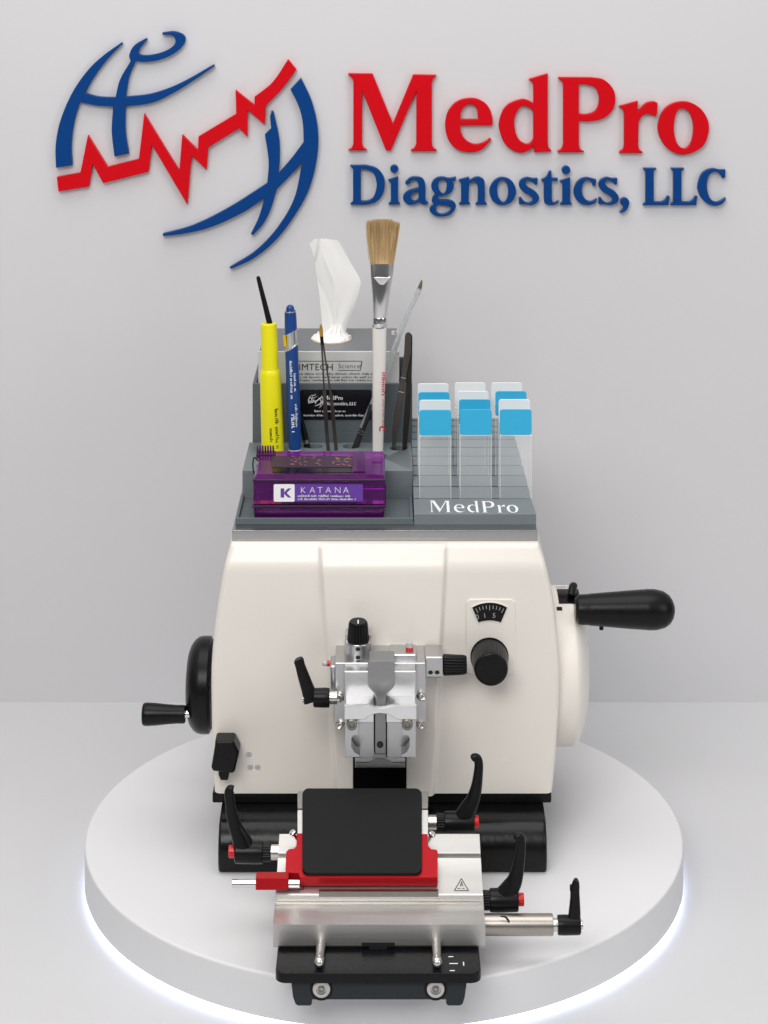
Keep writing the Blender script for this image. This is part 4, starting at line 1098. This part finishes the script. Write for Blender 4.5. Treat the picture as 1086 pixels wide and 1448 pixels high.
# ================================================================== BLADE DISPENSER
bd = thing('blade_dispenser', (-93, 150, 437.5), 'translucent purple plastic blade dispenser with a white and violet label, lying in the front tray', 'blade dispenser')
M['purple'] = mat('purple_clear_plastic', (.50, .04, .60), .06, trans=.92, ior=1.25, spec=.6)
M['purpled'] = mat('deep_purple_plastic', (.075, .004, .092), .14, trans=.25, ior=1.3)
M['label'] = mat('violet_label', (.115, .035, .30), .35)
M['copper'] = mat('copper_glint', (.75, .33, .22), .35, .9)
M['blade'] = mat('dark_blade_pack', (.030, .010, .034), .4)
Z0 = 437.7
M['insert'] = mat('dark_insert', (.06, .008, .075), .4)
bm = newbm()
def loft(bm, quads, bev=0):
    """hull of matching corner rings"""
    vs = [[bm.verts.new(p) for p in q] for q in quads]
    fs = []
    for a, b in zip(vs, vs[1:]):
        for i in range(len(a)): fs.append(bm.faces.new((a[i], a[(i+1) % len(a)], b[(i+1) % len(b)], b[i])))
    fs.append(bm.faces.new(vs[0][::-1])); fs.append(bm.faces.new(vs[-1]))
    bmesh.ops.recalc_face_normals(bm, faces=fs)
    if bev: bmesh.ops.bevel(bm, geom=list({e for f in fs for e in f.edges}), offset=bev, segments=3, affect='EDGES', profile=.5)
def ring4(x0, x1, y0, y1, z, zb=None): return [(x0, y0, z), (x1, y0, z), (x1, y1, zb if zb is not None else z), (x0, y1, zb if zb is not None else z)]
loft(bm, [ring4(-187, -1, 108.5, 207, Z0), ring4(-188.5, 1.0, 107, 208, 456)], 2.2)
obj('base', bm, M['purple'], bd)
M['seam'] = mat('dark_seam_plastic', (.020, .001, .026), .2)  # near-black purple for the seam strips
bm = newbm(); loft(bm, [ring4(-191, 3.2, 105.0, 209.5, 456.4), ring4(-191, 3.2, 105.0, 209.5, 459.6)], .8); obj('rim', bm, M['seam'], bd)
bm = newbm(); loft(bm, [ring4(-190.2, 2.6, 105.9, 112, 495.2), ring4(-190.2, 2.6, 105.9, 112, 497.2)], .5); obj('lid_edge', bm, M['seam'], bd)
bm = newbm(); loft(bm, [ring4(-189, 1.4, 106.6, 208, 460), ring4(-189, 1.4, 107.2, 208, 496, 500)], 2.0)
obj('front_body', bm, M['purple'], bd)
bm = newbm(); box(bm, -152, -34, 112, 200, 461.5, 494, 1.5); box(bm, -150, -28, 111, 200, Z0 + 1.5, 454.5, 1.5); obj('dark_core', bm, M['blade'], bd) if False else bm.free()
bm = newbm(); box(bm, -146, -40, 116, 200, 461.8, 490, 1.5); obj('dark_core', bm, M['insert'], bd)  # dark block added inside so the clear ends look lighter
bm = newbm(); box(bm, -150, -30, 111, 200, Z0 + 1.5, 454, 1.5); obj('lower_dark_core', bm, M['insert'], bd)  # second dark block, added low down for the same lighter ends
bm = newbm(); loft(bm, [ring4(-189.5, 2.0, 106.4, 208, 496.6, 500.4), ring4(-184, -1.5, 119, 207, 501.5, 511.5)], 2.0)
lid = obj('lid', bm, M['purple'], bd)
# what shows through the lid: dark blade pack, reflections painted as copper strokes, a raised catch
LT = Incline(119, 501.5, 10 / 88)
def on_lid(x0, x1, y0, y1, off, t, m, name, r=1.0):
    bm = newbm(); prism(bm, [LT.at(x, y, off) for x, y in ((x0, y1), (x1, y1), (x1, y0), (x0, y0))], -LT.n * t, .5); return obj(name, bm, m, bd)
on_lid(386, 499, 645.5, 661.5, 1.0, 2.2, M['blade'], 'blade_pack')
on_lid(388, 498, 662.5, 668.5, .7, 2.0, M['blackgloss'], 'blade_slot')
on_lid(499.5, 517, 641.5, 668, 1.6, 2.6, M['purpled'], 'catch'); on_lid(526.5, 541, 647, 654, 1.4, 2.2, M['purple'], 'catch')
for cx_ in (418, 428, 448, 476, 489):
    bm = newbm(); rnd = random.Random(int(cx_))
    for q in range(7):
        a = (cx_ + rnd.uniform(-6, 4), 647.5 + q * 1.9); b = (a[0] + rnd.uniform(2, 6), a[1] + rnd.uniform(-2, 2))
        seg2(bm, a, b, .8, LT, 1.25 + q * .07)
    obj('copper_glint', bm, M['copper'], bd, flat=True)
# comb at the back left corner
bm = newbm()
for q in range(7):
    x = -188 + q * 3.9; p = Vector((x, 198, 509))
    sweep(bm, [(x, 190, 508, 1.3, 1.3), (x, 193, 517, 1.4, 1.4), (x - .5, 198, 521, 1.4, 1.4), (x - .5, 204, 516, 1.3, 1.3), (x, 206, 506, 1.2, 1.2)], (1, 0, 0), 10, 5)
box(bm, -190, -161, 188, 207, 505, 512, 1.5)
obj('comb', bm, M['purpled'], bd)
bm = newbm(); sweep(bm, [(-188, 196, 500, 1, 1), (-193, 190, 506, 1, 1), (-194.5, 186, 497, 1, 1), (-193, 186, 484, 1, 1), (-189, 188, 478, 1, 1)], (0, 1, 0), 10); obj('wire_hinge', bm, M['blackgloss'], bd)
# label
def wl(px, py, off=0):
    Yl = 105.4 + off; return w(px, py, Yl)
bm = newbm(); prism(bm, [wl(x, y, .3) for x, y in rrect(389.6, 513.6, 684.8, 709.2, 2)], Vector((0, 1.4, 0))); lab = obj('label', bm, M['label'], bd, flat=True)
bm = newbm(); prism(bm, [wl(x, y, .05) for x, y in rrect(389.4, 418.5, 684.6, 709.4, 2)], Vector((0, .2, 0))); obj('label_panel', bm, M['white'], lab, flat=True)
bm = newbm()
for poly in ([(399, 690.5), (404, 690.5), (404, 703.5), (399, 703.5)], [(404.2, 695.6), (409.3, 690.5), (414, 690.5), (407.4, 697.0), (414, 703.5), (409.3, 703.5), (404.2, 698.4)]):
    bm.faces.new([bm.verts.new(wl(x, y, -.15)) for x, y in poly])
obj('label_mark', bm, M['label'], lab, flat=True)
bm = newbm()
x = 426.2
for ch, adv in (('K', 14.6), ('A', 12.8), ('T', 12.8), ('A', 14.2), ('N', 14.0), ('A', 12)):
    put(bm, text_mesh(ch, 13.2, -.25), wl(x, 697.2, -.1), (1, 0, 0), (0, 0, 1)); x += adv * .87
for py, wd in ((702.6, 78), (707.0, 84)): smallprint(bm, wl(423, py, -.1), (1, 0, 0), (0, 0, 1), wd, 3.3)
obj('label_text', bm, M['white'], lab, flat=True)

# everything that stands on the top plate
for o in list(COL.objects):
    if o.parent is None and o.get('category') and o.name.split('.')[0] in ('desk_organiser', 'tissue_box', 'tissue', 'business_card', 'marking_pen', 'ballpoint_pen', 'fine_tweezers', 'flat_brush', 'clear_brush', 'black_brush', 'broad_tweezers', 'slide_rack', 'microscope_slide', 'blade_dispenser'):
        o.location += Vector((0, -45, 13.8)) * S
        o.location.z = 448.2 * S + (o.location.z - 448.2 * S) * .985; o.scale.z = .985

# ================================================================== CAMERA AND LIGHT
cam = bpy.data.cameras.new('camera'); co = bpy.data.objects.new('camera', cam); COL.objects.link(co)
cam.sensor_fit = 'VERTICAL'; cam.sensor_height = 24; cam.lens = 24 * CD / 1448
cam.shift_y = -(724 + 150) / 1448
co.location = (0, -CD * S, CH * S); co.rotation_euler = (PI / 2, 0, 0)
cam.clip_start = .05; cam.clip_end = 50
scene.camera = co

def area(name, loc, target, sx, sy, energy, col=(1, 1, 1)):
    l = bpy.data.lights.new(name, 'AREA'); l.shape = 'RECTANGLE'; l.size = sx * S; l.size_y = sy * S; l.energy = energy; l.color = col
    o = bpy.data.objects.new(name, l); COL.objects.link(o); o.location = Vector(loc) * S
    o.rotation_euler = (Vector(target) - Vector(loc)).to_track_quat('-Z', 'Y').to_euler(); return o
area('softbox_overhead', (-150, -150, 2900), (0, 150, 200), 2600, 1900, 10.2, (1, .985, .965))
area('softbox_front', (-900, -3300, 2900), (0, 100, 500), 2200, 1600, 23, (1, .985, .97))
area('softbox_side', (2300, -1900, 1500), (0, 0, 300), 1100, 1500, 4, (.97, .98, 1))

wd = bpy.data.worlds.new('World'); scene.world = wd; wd.use_nodes = True
nt = wd.node_tree; bg = nt.nodes['Background']
tc = nt.nodes.new('ShaderNodeTexCoord'); sp = nt.nodes.new('ShaderNodeSeparateXYZ'); rp = nt.nodes.new('ShaderNodeValToRGB'); mr = nt.nodes.new('ShaderNodeMapRange')
nt.links.new(tc.outputs['Generated'], sp.inputs[0]); nt.links.new(sp.outputs['Z'], mr.inputs['Value'])
mr.inputs['From Min'].default_value = -1; mr.inputs['From Max'].default_value = 1
nt.links.new(mr.outputs['Result'], rp.inputs['Fac']); nt.links.new(rp.outputs['Color'], bg.inputs['Color'])
e = rp.color_ramp.elements; e[0].position = .40; e[0].color = (.26, .26, .27, 1); e[1].position = .85; e[1].color = (1, 1, 1, 1)
n_ = rp.color_ramp.elements.new(.55); n_.color = (.13, .13, .135, 1)
bg.inputs['Strength'].default_value = .54

scene.view_settings.view_transform = 'Standard'; scene.view_settings.look = 'None'
scene.view_settings.exposure = .16; scene.view_settings.gamma = 1; scene.view_settings.use_curve_mapping = False
scene.render.engine = 'CYCLES'
scene.cycles.max_bounces = 10; scene.cycles.transmission_bounces = 10; scene.cycles.transparent_max_bounces = 16; scene.cycles.caustics_refractive = True
